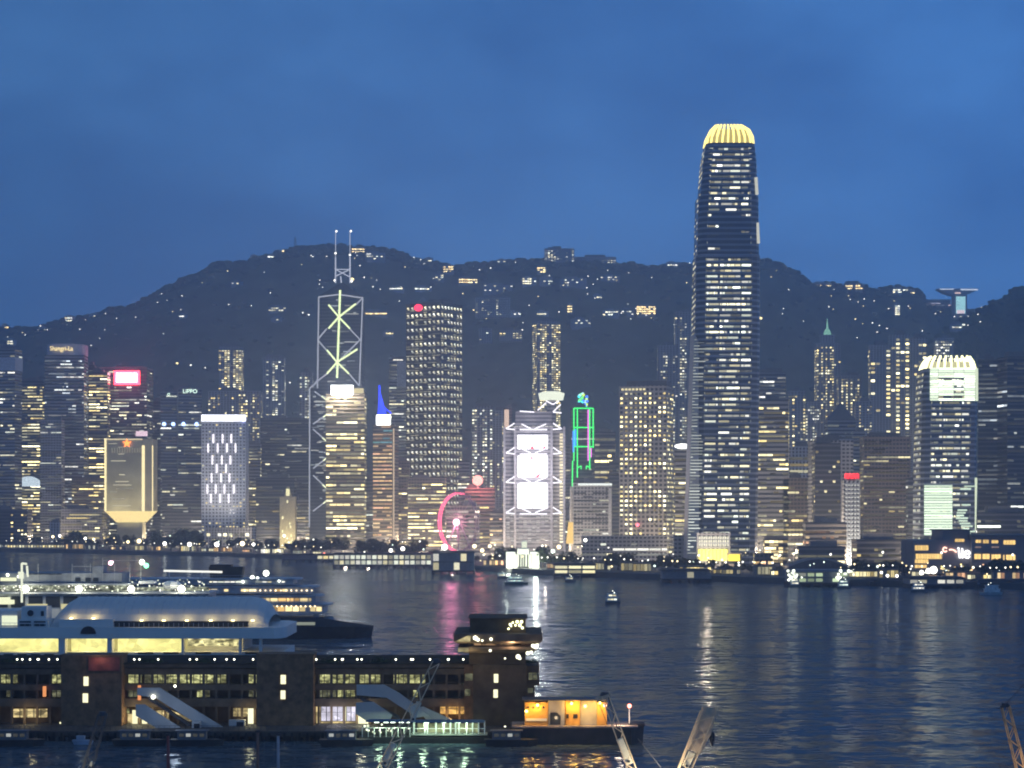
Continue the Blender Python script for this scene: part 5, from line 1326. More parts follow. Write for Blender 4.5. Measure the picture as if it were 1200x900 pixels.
HULLW = plain('ship_white', (.80,.76,.70), .45, var=.06, scale=.15)
GLASSD = plain('dark_ship_glass', (.03,.035,.045), .15)
# -- vaulted liner
D = 500.0; ox = PX(180,D); o = thing('cruise_ship', 'white ship with a long vaulted roof lit by yellow uplights behind the brown pier', 'cruise ship', (ox, D, 0))
x_, z_ = N(D, ox)
mb = MB()
mb.box(x_(-120), x_(330), 2, 30, -1, z_(765)); mb.box(x_(-120), x_(280), 8, 26, z_(765)+.01, z_(748)-.01)
pts = [(x_(-120),-1.5),(x_(322),-1.5),(x_(330),0),(x_(334),4),(x_(334),27),(x_(322),32),(x_(-120),32)]
mb.build('hull', HULLW, o)
mb = MB(); mb.prism(pts, z_(748), z_(735)); mb.build('promenade_fascia', HULLW, o)
mb = MB()
for X0, X1 in ((69.5,77),(126.5,132)): mb.box(x_(X0), x_(X1), -1.0, 2, z_(778), z_(748)-.02)
for X in (213, 280, 304): mb.box(x_(X), x_(X)+.5, -.5, 2, z_(770), z_(748)-.02)
mb.build('pillars', HULLW, o)
mb = MB()
for X in (2,18,34,50): mb.box(x_(X), x_(X+11), 1.85, 1.98, z_(777.5), z_(767))
for X in (160, 190, 228, 286): mb.box(x_(X), x_(X+18), 1.85, 1.98, z_(767), z_(764.8))
mb.build('dark_windows', GLASSD, o)
# vault
nseg = 14; mb = MB(); rz = z_(702)-z_(735); pr = []
for X, k in ((55,.12),(62,.55),(70,.82),(80,1),(290,1),(300,.93),(308,.75),(314,.35)):
    pr.append([(x_(X), 14-13*math.cos(math.pi*j/nseg), z_(735)+.02+max(.3, rz*k)*math.sin(math.pi*j/nseg)) for j in range(nseg+1)])
for A_, B_ in zip(pr, pr[1:]):
    for j in range(nseg): mb.quad(A_[j], B_[j], B_[j+1], A_[j+1])
VAULT = plain('vault_panels', (.68,.66,.62), .65, var=.05, scale=.1)
va = mb.build('vaulted_roof', VAULT, o)
mb = MB()
for k in range(1, 24):
    X = 80+k*8.9
    for j in range(2, nseg-1):
        a, b = [Vector((x_(X), 14-13.04*math.cos(math.pi*q/nseg), z_(735)+.04+rz*1.004*math.sin(math.pi*q/nseg))) for q in (j, j+1)]; mb.bar(a, b, .10)
mb.build('panel_rib', plain('rib_paint', (.55,.58,.62), .5), va)
mb = MB(); mb.box(x_(133), x_(291), .2, 1.2, z_(735)+.03, z_(728)); mb.build('clerestory_window', GLASSD, o)
mb = MB(); mb.box(x_(70), x_(133), -.6, 2.5, z_(735)+.03, z_(725.5)); mb.build('gable_block', HULLW, o)
mb = MB(); mb.extrude_y([(x_(105)+ (x_(114)-x_(105))*math.cos(R(a)), z_(742.5)+1.9*math.sin(R(a))) for a in range(180,-1,-15)][::-1], -1.75, -1.52); mb.build('arched_window', GLASSD, o)
UPL = lamp_mat('uplight_light', (1,.82,.36), 6.0)
for X in (83,109,166,192,219,247,273,296):
    l = thing('deck_uplight', '', '', (0,0,0)); bpy.data.objects.remove(l)
    mb = MB(); yy = .0 if X > 133 else .6; zz = z_(728)+.15 if X > 133 else z_(725.5)+.15
    mb.box(x_(X)-.35, x_(X)+.35, yy-.3, yy+.2, zz-.1, zz+.15); lg = mb.build('uplight', UPL, o)
    point('uplight_lamp', (x_(X), yy-.1, zz+.95), 85, (1,.78,.32), .15, o)
YEL = interior('yellow_deck_light', (1.0,.92,.32), .88, .5, .75)
for X0, X1 in ((-60,69),(77.5,126),(132.5,212)):
    mb = MB(); mb.box(x_(X0), x_(X1), 6.0, 6.3, z_(765)+.02, z_(749)); mb.build('lit_lounge', YEL, o)
YEL2 = interior('lit_shop_light', (1.0,.90,.42), 1.0, 1.1, .2)
mb = MB(); mb.box(x_(218), x_(279), 3.0, 3.3, z_(758), z_(749)); mb.build('lit_window', YEL2, o)
for X in (30, 100, 160, 195, 240, 270): point('deck_lamp', (x_(X), 3.2, z_(750)-.6), 420, (1,.88,.42), .5, o)
# bridge block at the left
mb = MB(); mb.box(x_(22), x_(58), -1, 6, z_(735)+.03, z_(726)); mb.box(x_(25), x_(54), 0, 6, z_(726)+.02, z_(711)); mb.build('bridge', HULLW, o)
mb = MB()
for X in (24,41): mb.box(x_(X), x_(X+13.5), -1.15, -1.02, z_(733.5), z_(731)); mb.box(x_(X), x_(X+13.5), -1.15, -1.02, z_(739-9.6), z_(727.6))
mb.box(x_(48), x_(51.5), -.15, -.02, z_(722), z_(716)); mb.build('bridge_window', GLASSD, o)
mb = MB(); mb.extrude_y([(x_(36)+.75*math.cos(R(a)), z_(718.5)+.75*math.sin(R(a))) for a in range(0,360,20)], -.4, -.02); mb.build('funnel_emblem', GLASSD, o)
mb = MB()
for k in range(60):
    X = -10+k*5.8; mb.bar((x_(X),-1.3,z_(735)),(x_(X),-1.3,z_(735)+1.1), .07)
mb.bar((x_(-20),-1.3,z_(735)+1.1),(x_(68),-1.3,z_(735)+1.1), .09); mb.bar((x_(318),-1,z_(735)+1.1),(x_(333),3,z_(735)+1.1), .09); mb.build('railing', WPAINT, o)
mb = MB(); mb.box(x_(-60), x_(18), 2, 14, z_(735)+.03, z_(716)); mb.build('aft_house', HULLW, o)
mb = MB(); mb.box(x_(0), x_(18), 1.75, 1.95, z_(733), z_(722)); lamp('lit_window', mb, o, (.93,1,.72), .75)

# -- dark hulled ship with warm decks
D = 735.0; ox = PX(330,D); o = thing('cruise_ship', 'dark hulled ship with warm lit decks and a black funnel pointing right', 'cruise ship', (ox, D, 0))
x_, z_ = N(D, ox)
mb = MB(); plan = [(x_(150),-9),(x_(392),-9),(x_(418),-6),(x_(438),0),(x_(418),6),(x_(392),9),(x_(150),9)]; low = [(x*.97, y*.75) for x, y in plan]
mb.prism(low, -1, z_(733), None, plan); mb.prism([(x_(150),-8.8),(x_(372),-8.8),(x_(380),0),(x_(372),8.8),(x_(150),8.8)], z_(733)+.01, z_(722))
hullpts = None; mb.build('hull', plain('black_hull', (.03,.033,.04), .4), o)
mb = MB(); mb.extrude_y([(x_(372),z_(733)),(x_(436),z_(733)),(x_(437),z_(731.5)),(x_(372),z_(721.5))], -8.6, -8.3); mb.build('bulwark', plain('bulwark_paint', (.05,.055,.065), .5), o)
deck = plain('deck_white', (.5,.52,.55), .5); wind = []
rg = random.Random(10)
for (X1, Yb, Yt, l0) in ((388,717.5,706.5,300),(378,706,696.5,240),(372,694.5,686,235),(352,684,677,220)):
    mb = MB(); mb.box(x_(150), x_(X1-6), -7.2, 7.2, z_(Yb), z_(Yt)-.5); mb.prism([(x_(150),-8.6),(x_(X1-4),-8.6),(x_(X1+2),-4),(x_(X1+2),4),(x_(X1-4),8.6),(x_(150),8.6)], z_(Yt)-.48, z_(Yt)); mb.build('deck_house', deck, o)
    mb = MB(); X = l0
    while X < X1-9:
        l = rg.uniform(3, 9)
        if rg.random() < (.9 if Yb > 700 else .55): mb.box(x_(X), x_(min(X1-7, X+l))-.1, -7.35, -7.22, z_(Yb)+.7, z_(Yt)-1.1, sc3(rg.choice([(1,.78,.38),(1,.62,.22),(1,.85,.5)] if Yb > 690 else WHITE), rg.uniform(.25,1.5)))
        X += l+.8
    mb.build('lit_windows', GLOW, o)
    mb = MB(); mb.bar((x_(l0),-8.4,z_(Yt)+1.1),(x_(X1-4),-8.4,z_(Yt)+1.1), .12)
    for k in range(int((X1-l0)/3)): mb.bar((x_(l0+k*3),-8.4,z_(Yt)),(x_(l0+k*3),-8.4,z_(Yt)+1.1), .08)
    mb.build('railing', STEEL, o)
mb = MB(); X = 320
for k in range(14): mb.ball((x_(300+k*5.5),-7.5,z_(706.5)-.9), .28, 6, sc3((1,.75,.4), 3)); mb.ball((x_(290+k*6),-7.7,z_(691)), .3, 6, sc3((1,.8,.5), 2.0 if k % 3 else 3))
for X, Y, s in ((315,671,1.1),(299,676,.8),(305,677,.6),(317,724,.7),(288,681,.5),(330,680,.4)): mb.ball((x_(X),-8,z_(Y)), s, 8, sc3((.95,1,.85), 4))
mb.build('deck_lamps', GLOW, o, kind='stuff')
mb = MB(); mb.prism([(x_(248),-3),(x_(284),-3),(x_(284),3),(x_(248),3)], z_(678), z_(664), None, [(x_(246),-3),(x_(286),-3),(x_(286),3),(x_(246),3)]); mb.box(x_(247), x_(272), -2.4, 2.4, z_(664), z_(661.5)); mb.build('funnel', plain('funnel_black', (.02,.022,.026), .5), o)
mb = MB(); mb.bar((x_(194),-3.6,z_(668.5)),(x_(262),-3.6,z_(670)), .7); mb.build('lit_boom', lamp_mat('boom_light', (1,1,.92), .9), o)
mb = MB(); 
for X in (200, 238): mb.bar((x_(X),-3.6,z_(678)),(x_(X),-3.6,z_(669)), .5)
mb.build('boom_post', STEEL, o)
mb = MB(); mb.ball((x_(385),0,z_(726)), 2.2, 8, sz=.7); mb.ball((x_(372),-5,z_(722)), 1.2, 8); mb.box(x_(376), x_(381), -4, 4, z_(733)+.02, z_(728)); mb.build('deck_gear', plain('deck_gear', (.3,.31,.33), .6), o)
mb = MB(); mb.box(x_(334), x_(372), -8.95, -8.85, z_(731), z_(727.5)); lamp('lit_hull_opening', mb, o, (.9,1,.8), .22)

# -- third vessel at far left: floodlit sun deck and masts
D = 620.0; ox = PX(110,D); o = thing('cruise_ship', 'pale liner with a floodlit sun deck and white masts at the left edge', 'cruise ship', (ox, D, 0))
x_, z_ = N(D, ox)
mb = MB(); mb.box(x_(-60), x_(246), 2, 20, -1, z_(714)); mb.build('hull', HULLW, o)
mb = MB(); mb.box(x_(-60), x_(243), 2.2, 18, z_(714)+.02, z_(696)); mb.box(x_(-60), x_(246), 0, 20, z_(696)+.02, z_(694)); mb.build('upper_deck', deck, o)
mb = MB()
for k in range(14): mb.box(x_(-30+k*20.5), x_(-30+k*20.5+16.5), 2.0, 2.15, z_(712), z_(699)); 
mb.build('dark_windows', GLASSD, o)
dk = interior('sun_deck_light', (.93,1.0,.72), .5, 1.3, .1)
mb = MB(); mb.box(x_(-60), x_(150), 9, 9.2, z_(694)+.02, z_(686)); mb.box(x_(150.5), x_(240), 9, 9.2, z_(694)+.02, z_(689)); mb.build('lit_deck_bar', dk, o)
mb = MB(); mb.box(x_(-60), x_(152), 1, 18, z_(686), z_(684)); mb.box(x_(-60), x_(140), 3, 17, z_(684)+.02, z_(672)); mb.box(x_(106), x_(118), 2.8, 10, z_(672)+.02, z_(664)); mb.build('sun_deck_roof', plain('grey_deck_house', (.26,.28,.32), .6), o)
mb = MB(); 
for X in (86,98,107,140): mb.box(x_(X), x_(X+6), 2.7, 2.95, z_(682), z_(677.5)) if X < 135 else None
mb.box(x_(30), x_(70), 2.7, 2.95, z_(673.6), z_(672.6)); mb.build('vent_window', GLASSD, o)
mb = MB()
for X in (42, 82, 103.5, 118, 132, 150, 163): mb.bar((x_(X),3,z_(684)),(x_(X),3,z_(654 if X in (118,163) else 661)), .18)
mb.bar((x_(118),3,z_(657)),(x_(163),3,z_(657)), .14); mb.bar((x_(82),3,z_(664)),(x_(118),3,z_(664)), .14); mb.build('mast', STEEL, o)
mb = MB(); rg = random.Random(77)
for X, r in ((31,1.9),(93,1.9),(154,1.9),(213,2.0)): mb.ball((x_(X),-.6,z_(690)), r*.55, 10, sc3((1,.98,.72), 7))
for k in range(120):
    X = rg.uniform(-5,238); Y = rg.uniform(685.5,693.5) if X < 150 else rg.uniform(680,693); mb.ball((x_(X), rg.uniform(1,8), z_(Y)), rg.uniform(.12,.36), 5, sc3(rg.choice([(.95,1,.75),(1,.95,.8)]), rg.uniform(.4,2.2)))
for X, Y, c, r in ((128,660,(1,.55,.65),.9),(165,659,(1,1,.85),1.1),(170,663,(.2,1,.45),1.0),(130,659,(1,.7,.75),.5),(20,676,(1,1,.8),.6),(7,674,(1,1,.8),.6)): mb.ball((x_(X), 2, z_(Y)), r*.8, 8, sc3(c, 3.5))
mb.build('deck_lamps', GLOW, o, kind='stuff')
for X in (31,93,154,213): point('floodlight', (x_(X), -2, z_(689)), 1500, (1,.97,.72), .8, o)
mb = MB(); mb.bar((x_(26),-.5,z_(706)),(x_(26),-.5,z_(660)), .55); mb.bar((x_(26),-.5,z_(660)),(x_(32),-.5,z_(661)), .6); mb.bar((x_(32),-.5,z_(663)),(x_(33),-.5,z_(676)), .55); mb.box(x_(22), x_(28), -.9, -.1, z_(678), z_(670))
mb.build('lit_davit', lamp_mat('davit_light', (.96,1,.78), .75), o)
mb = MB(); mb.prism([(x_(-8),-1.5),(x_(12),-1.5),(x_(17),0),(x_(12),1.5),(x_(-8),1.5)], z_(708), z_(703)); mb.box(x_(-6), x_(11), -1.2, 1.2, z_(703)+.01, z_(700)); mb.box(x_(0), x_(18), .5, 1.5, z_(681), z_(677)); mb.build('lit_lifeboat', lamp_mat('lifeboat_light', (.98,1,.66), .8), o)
mb = MB(); mb.box(x_(162), x_(180), 1, 6, z_(684), z_(681)); mb.ball((x_(199),4,z_(686)),3,8,sz=.5); mb.build('tender_boat', WPAINT, o)
for X in (80, 40): 
    mb = MB(); mb.box(x_(X-10), x_(X+14), 1.6, 1.95, z_(714), z_(708)); lamp('lit_window', mb, o, (1,.92,.5), .5)

# ------------------------------------------------------------------ the near brown pier building
D = 415.0; ox = PX(300,D); o = thing('pier_building', 'long brown brick pier building with lit windows, stair towers and covered escalators', 'pier building', (ox, D, 0))
x_, z_ = N(D, ox)
BRICK = plain('brown_brick', (.22,.13,.075), .85, var=.35, scale=.8, spec=.1)
BRICK2 = plain('dark_brown_render', (.12,.085,.055), .85, var=.3, scale=.6, spec=.1)
BAND = plain('concrete_band', (.16,.12,.085), .85, var=.3, scale=.5, spec=.1)
PANEL = plain('blue_grey_panel', (.50,.50,.48), .6, var=.08, scale=.4)
XL = -80
mb = MB(); mb.box(x_(XL), x_(556), 3.2, 22, 2, z_(779)); mb.build('rear_wall', BRICK2, o)
slab = MB()
for Y0, Y1, y0, Xr in ((778,782,-.8,556),(783.5,790.5,0,556),(802,809,0,556),(818.5,828,-.3,552)): slab.box(x_(XL), x_(Xr), y0, 3.19, z_(Y1), z_(Y0))
slab.build('floor_band', BAND, o)
mb = MB(); mb.box(x_(XL), x_(560), -1.2, 23, z_(778)+.01, z_(776.8)); mb.build('roof', plain('dark_roof_felt', (.05,.04,.03), .95, var=.4, scale=.3, spec=.03), o)
def block(X0, X1, Y0, Y1, y0=-3.2, y1=3.1, nm='stair_tower', m=None):
    mb = MB(); mb.box(x_(X0), x_(X1), y0, y1, z_(Y1), z_(Y0)); mb.box(x_(X0)-.15, x_(X1)+.15, y0-.15, y1+.1, z_(Y0)+.01, z_(Y0)+.35)
    for k in range(1, 5): mb.box(x_(X0)-.04, x_(X1)+.04, y0-.06, y1, z_(Y1)+(z_(Y0)-z_(Y1))*k/5-.06, z_(Y1)+(z_(Y0)-z_(Y1))*k/5+.02)
    return mb.build(nm, m or BRICK, o)
block(75.5, 146, 768, 858); block(303, 369, 767, 855)
for X0, X1, m in ((18,57,BRICK2),(75,103,BRICK2),(162,166,BRICK2),(262,290,BRICK2),(290,303,BRICK2),(415,420,BRICK),(512,544,BRICK2),(30,57,BRICK)):
    pass
mb = MB()
for X in range(-78, 556, 15):
    if 70 < X < 150 or 298 < X < 372: continue
    mb.box(x_(X), x_(X)+.45, .1, .6, 2, z_(783.4))
mb.build('columns', BAND, o)
WG = interior('yellow_green_room_light', (.95,.95,.42), .60, 1.4, .2); WGd = interior('dim_room_light', (.85,.85,.50), .16, 1.3, .3); WB = lamp_mat('bright_window_light', (1,.98,.62), 1.05, True)
WH = interior('warm_room_light', (1,.78,.36), .75, .8, .25); WW = interior('white_display_light', (.88,.84,1.0), .85, .55, .55); WOR = interior('orange_room_light', (1,.55,.15), .9, .6, .4)
def window(X0, X1, Y0, Y1, m, y=3.1, mull=0, nm='window'):
    mb = MB(); mb.box(x_(X0), x_(X1), y-.12, y, z_(Y1), z_(Y0)); w_ = mb.build(nm, m, o)
    if mull:
        mb = MB(); n_ = max(1, int((X1-X0)/mull))
        for k in range(n_+1): xx = x_(X0)+(x_(X1)-x_(X0))*k/n_; mb.box(xx-.07, xx+.07, y-.3, y-.13, z_(Y1), z_(Y0))
        mb.bar((x_(X0),y-.22,(z_(Y0)+z_(Y1))/2+.3),(x_(X1),y-.22,(z_(Y0)+z_(Y1))/2+.3), .07)
        mb.build('frame', DSTEEL, w_)
    return w_
for a in [(-60,3,WG),(3,17,WG),(57,75,WG),(147,163,WG),(166,175,WGd),(176,200,WG),(200,216,WG),(217,232,WG),(232,248,WG),(249,263,WG),(289,303,WG),(371,393,WG),(394,415,WG),(420,445,WG),(460,478,WG),(479,498,WG),(544,556,WGd)]: window(a[0], a[1], 790.6, 801.9, a[2], mull=6)
for a in [(3,12,WGd),(57,74,WGd),(147,160,WGd),(176,194,WGd),(228,236,WG),(236,244,WGd),(289,302,WGd),(371,393,WGd),(394,415,WG),(483,489,WG),(543,552,WGd)]: window(a[0], a[1], 809.1, 818.2, a[2], mull=5)
for X0, X1, Y0, Y1 in ((102,107.5,791.5,802),(101,107,811,821.5),(331,337,789.5,800),(331,336.5,807.5,817.5)): window(X0, X1, Y0, Y1, WB, y=-3.22, nm='narrow_window')
# ground floor rooms
window(12, 53, 832, 842, WH, y=2.5, mull=8); window(143, 149, 832, 837, WG, y=2.5); window(153.5, 171, 833, 851, lamp_mat('pale_kiosk_light', (1,.94,.55), .95, True), y=1.5, nm='lit_kiosk')
mb = MB(); mb.box(x_(160), x_(165), 1.1, 1.3, z_(850), z_(842)); mb.build('kiosk_door', DSTEEL, o)
window(181, 186.5, 838, 850, WB, y=1.6, nm='lit_pillar'); window(171, 196, 834, 850, WH, y=2.6, mull=7); window(147, 153, 838, 851, WH, y=2.6)
window(271, 289, 831, 841, WH, y=2.6, mull=6); window(289.5, 298, 831, 849, WB, y=1.6, nm='lit_pillar')
window(369, 374, 829, 854, WH, y=2.6); window(375, 401, 829, 846, WW, y=2.2, mull=6.5, nm='display_window'); window(401.5, 404.5, 829, 846, WB, y=2.0, nm='lit_pillar'); window(405, 416, 829, 846, WW, y=2.2, mull=5.5, nm='display_window')
window(375, 416, 847, 854, WH, y=2.4); window(417, 431, 828.5, 852, WB, y=1.6, nm='lit_kiosk'); window(432, 445, 833, 846, WH, y=2.6)
window(515, 545, 828.5, 838, WOR, y=2.4, mull=9); window(68, 71.5, 847, 856, WB, y=1.5, nm='lit_pillar')
for X, c, pw in ((162,(1,.9,.5),260),(185,(1,.85,.5),160),(294,(1,.9,.5),160),(395,(.95,.9,1),240),(424,(1,.93,.6),320),(530,(1,.6,.2),240),(35,(1,.8,.4),160)): point('room_lamp', (x_(X), -1.5, z_(838)), pw, c, .4, o)
# orange lamps
for X, Y0, Y1 in ((53,804,816),(164,803,820)):
    mb = MB(); mb.box(x_(X-1.6), x_(X+1.6), -1.0, -.3, z_(Y1), z_(Y0)); lamp('orange_sign', mb, o, (1,.38,.14), .7)
# reddish lit roof part of the left stair tower: red panel and lamp
mb = MB(); mb.box(x_(108), x_(144), -3.6, -3.3, z_(784.5), z_(769)); mb.build('red_roof_panel', plain('rust_red_panel', (.28,.07,.05), .6, var=.5, scale=.5), o)
point('glow_lamp', (x_(122), -5.5, z_(770)), 60, (1,.7,.5), .2, o)
# covered escalators
def escalator(pts_top, pts_low, end, y0=-5.0, lit=True):
    mb = MB(); mb.extrude_y([(x_(a), z_(b)) for a, b in pts_top], y0, y0+.5); mb.extrude_y([(x_(a), z_(b)) for a, b in pts_low], y0-1.6, y0-1.1)
    es = mb.build('escalator_cover', PANEL, o)
    (tx, ty), (bx, by) = end
    mb = MB(); mb.bar((x_(tx), y0+.95, z_(ty)), (x_(bx), y0+.95, z_(by)), .6, None, .3); n_ = 22
    for k in range(n_):
        t = k/n_; xx = x_(tx)+(x_(bx)-x_(tx))*t; zz = z_(ty)+(z_(by)-z_(ty))*t; mb.box(xx, xx+.35, y0-1.05, y0-.02, zz-.5, zz-.1)
    mb.build('escalator_steps', DSTEEL, es)
    return es
es = escalator([(166,803.5),(192,803.5),(270,852),(240,852),(230,842),(188,815.5),(166,812)], [(166,822),(176,822),(222,851.5),(216,854.5),(199,854.5),(166,835)], ((180,815),(228,846)))
mb = MB(); mb.box(x_(231), x_(241), -6.9, -4.6, z_(852.5), z_(841.5)); mb.build('escalator_foot', PANEL, es)
mb = MB(); mb.box(x_(233.6), x_(240), -7.05, -6.92, z_(850.5), z_(844)); mb.build('foot_window', GLASSD, es)
mb = MB(); mb.ball((x_(185), -5.4, z_(814)), .45, 8); mb.ball((x_(207), -2, z_(803)), .3, 6); lamp('escalator_lamp', mb, es, (1,1,.8), 3)
mb = MB(); mb.extrude_y([(x_(a), z_(b)) for a, b in ((205,830),(212,833),(216,835),(229,841),(228,843),(222,842))], -4.3, -4.2); mb.build('lit_stairwell', WH, es)
es = escalator([(420,800),(452,800),(470,810),(505,836),(490,838),(455,815),(420,812)], [(420,820),(440,819),(462,834),(459,841),(432,841),(420,833)], ((425,815),(470,838)))
mb = MB(); mb.extrude_y([(x_(a), z_(b)) for a, b in ((490,827),(497,826),(530,841),(500,841))], -4.0, -3.4); mb.build('stair_side', PANEL, es)
point('escalator_wash', (x_(215), -12, z_(825)), 220, (.75,.85,1.0), .5, o)
mb = MB(); mb.box(x_(271), x_(289), -3.5, -1.5, z_(853), z_(842)); mb.build('gate_booth', PANEL, o); mb = MB(); mb.box(x_(280), x_(288), -3.65, -3.52, z_(850.5), z_(844)); mb.build('booth_window', GLASSD, o)
# observation tower at the pier end
TM = BRICK2
mb = MB(); mb.box(x_(555), x_(617), -4, 12, 2, z_(777)); mb.build('observation_tower', TM, o)
mb = MB(); mb.box(x_(544), x_(554.9), -1, 10, 2, z_(777)); mb.build('tower_bay', BRICK, o); mb = MB(); mb.box(x_(617.1), x_(632), -1, 10, z_(803), z_(780)); mb.box(x_(617.1), x_(627), -.5, 9, 2, z_(803)-.02); mb.build('tower_bay', BRICK, o)
mb = MB(); mb.box(x_(550), x_(616), -3, 11, z_(777)+.02, z_(763)); mb.build('tower_neck', BRICK2, o)
mb = MB(); mb.prism([(x_(545),-6),(x_(622),-6),(x_(622),13),(x_(545),13)], z_(763)+.02, z_(758), None, [(x_(538),-8),(x_(629),-8),(x_(629),15),(x_(538),15)]); mb.box(x_(538), x_(629), -8, 15, z_(758)+.01, z_(755)); mb.build('lower_gallery', BAND, o)
mb = MB(); mb.prism([(x_(537),-8),(x_(631),-8),(x_(631),15),(x_(537),15)], z_(751), z_(748), None, [(x_(533),-9.5),(x_(635),-9.5),(x_(635),16),(x_(533),16)]); mb.box(x_(533), x_(635), -9.5, 16, z_(748)+.01, z_(740)); mb.build('upper_gallery', BAND, o)
mb = MB(); mb.box(x_(551), x_(616), -4, 12, z_(740)+.02, z_(724)); mb.box(x_(549), x_(618), -5, 13, z_(724)+.01, z_(723)); mb.box(x_(548), x_(622), -4, 12, z_(755)+.02, z_(751)-.02); mb.build('tower_head', BRICK2, o)
mb = MB(); mb.poly([(x_(536),-9.7,z_(748)),(x_(552),-9.7,z_(748.5)),(x_(553),-9.7,z_(742)),(x_(549),-9.7,z_(741.5))][::1]); mb.build('lit_gable', interior('lit_gable_light', (1,.85,.42), .55, 1.2, .5), o)
window(556, 610, 751.4, 754.6, interior('gallery_light', (1,.6,.3), .35, 1.1, .02), y=-4.1, nm='gallery_opening'); window(538, 550, 756, 761, interior('soffit_light', (1,.85,.45), .3, 1, .5), y=-8.1, nm='gallery_opening')
for X0, X1, Y0, Y1 in ((579,584,788,798),(578.5,583.5,806,815.5)): window(X0, X1, Y0, Y1, WB, y=-4.02, nm='narrow_window')
window(545, 554, 789, 797, WGd, y=-1.02); window(545, 551, 807, 815, WGd, y=-1.02); window(619, 630, 788, 796, WGd, y=-1.02, mull=4); window(618, 625, 806, 812, WGd, y=-.52, mull=4)
mb = MB(); rg = random.Random(6)
for (X, Y, r) in [(606,727,.35),(611,727,.35),(598,730,.3),(601,728,.25),(609,731,.35),(604,731,.25),(612,734,.3),(596,735,.25),(599,732,.2)]: mb.ball((x_(X), -5.4, z_(Y)), r, 6, sc3((1,1,.55), 2.5))
for (X, Y, r) in [(558,744,.5),(561,746,.4),(576,745.5,.35),(566,747,.25),(624,753,.4),(627,754,.5),(629,752,.3),(618,762,.4),(622,761,.35),(607,766,.5),(609,768,.3),(592,768,.2),(592,846,.2),(575,759,.3)]: mb.ball((x_(X), -10 if Y < 756 else -8.6, z_(Y)), r, 6, sc3((1,.97,.7), 2.2))
mb.build('gallery_lamps', GLOW, o, kind='stuff')
point('gallery_lamp', (x_(548), -9, z_(765)), 260, (1,.85,.5), .3, o); point('gallery_lamp', (x_(600), -9, z_(752)), 300, (1,.7,.45), .3, o)
# quay deck and piles under the building
QY = 402.0
q = thing('quay', 'low dark quay on piles carrying the brown pier building', 'quay', (ox, QY, 0)); xq, zq = N(QY, ox)
mb = MB(); mb.box(xq(-120), xq(640), 0, 38, 1.0, 1.95); mb.build('deck', plain('quay_concrete', (.07,.068,.065), .85, var=.4, scale=.4), q)
mb = MB()
for X in range(-110, 640, 12): mb.box(xq(X), xq(X)+.8, .4, 1.4, -3, .99); mb.box(xq(X), xq(X)+.8, 8, 9, -3, .99)
mb.build('piles', PDARK, q)
mb = MB(); rg = random.Random(4)
for X in range(-100, 636, 9): mb.box(xq(X), xq(X)+.5, -.35, -.02, .1, 1.7)
mb.build('fenders', plain('tyre_rubber', (.02,.02,.02), .8), q)
mb = MB()
for k in range(110): X = -60+k*6.3; mb.bar((xq(X),.4,1.95),(xq(X),.4,3.0), .06)
mb.bar((xq(-60),.4,3.0),(xq(632),.4,3.0), .07); mb.build('railing', DSTEEL, q)
# roof lamps on short posts
proto = None
for i, (X, Y) in enumerate([(21,775.5),(27,777),(36,776.5),(45,775.5),(46,779),(58,778.5),(68,776.5),(158,778),(164,776),(186,775.5),(223,779),(231,776),(252,775.5),(266,778),(275,775),(297,776),(371,774.5),(393,775),(402,774),(401,778),(419,777),(424,774),(464,774),(484,774),(482,777),(504,774),(525,774),(526,777),(543,776.5)]):
    if proto is None:
        proto = lp = thing('roof_lamp', 'small white lamp on a short post on the roof of the brown pier building', 'lamp', (0,0,0), 0, 'lamps along the roof of the brown pier building')
        mb = MB(); mb.cyl(0,0,-.75,-.1,.04,6); mb.build('post', LPOLE, lp); mb = MB(); mb.ball((0,0,0), .19, 8); mb.build('lamp_head', lamp_mat('roof_lamp_light', (1,.97,.74), 4.0), lp)
    else: lp = copy_tree(proto)
    lp.location = (PX(X, 415), 415-.6, max(PZ(Y,415), PZ(776.8,415)+.75))
# rooftop bushes
for k, (X, s) in enumerate(((175,1.0),(236,.8),(385,.9),(446,1.1),(620,.6),(8,.8))):
    rg = random.Random(k); b = MB()
    for _ in range(170):
        p = Vector((rg.gauss(0,1.1)*s, rg.gauss(0,.5), abs(rg.gauss(0,.35))*s)); u = Vector((rg.gauss(0,1),rg.gauss(0,1),rg.gauss(0,1))).normalized()*.18; t = u.orthogonal().normalized()*.12; b.quad(p-u-t,p+u-t,p+u+t,p-u+t)
    ob = b.build('roof_shrub', LEAF); ob.location = (PX(X,415), 416.5, PZ(776.8,415)); tag(ob, 'low dark shrub planted on the roof edge of the brown pier building', 'shrub', 'shrubs on the pier roof')

# ------------------------------------------------------------------ floating stage with blue canopy, orange shed barge
D = 398.0; ox = PX(500,D); o = thing('floating_stage', 'green lit landing stage with white posts under a blue canopy', 'landing stage', (ox, D, 0)); x_, z_ = N(D, ox)
mb = MB(); mb.box(x_(420), x_(572), 0, 3.9, -.5, z_(864)); mb.build('pontoon', plain('pontoon_black', (.03,.03,.032), .7), o)
mb = MB(); mb.box(x_(482), x_(571), .2, 3.7, z_(862), z_(860.5)); mb.build('deck', plain('stage_deck', (.4,.42,.38), .8), o)
mb = MB(); mb.prism([(x_(480),-.4),(x_(568),-.4),(x_(568),4),(x_(480),4)], z_(846.5), z_(845), None, [(x_(484),.6),(x_(564),.6),(x_(564),3),(x_(484),3)]); mb.prism([(x_(428),-.2),(x_(482),-.2),(x_(482),3.8),(x_(428),3.8)], z_(846), z_(844.6), None, [(x_(432),.6),(x_(479),.6),(x_(479),3),(x_(432),3)])
mb.build('canopy', plain('blue_canvas', (.06,.16,.26), .7, var=.15), o)
mb = MB()
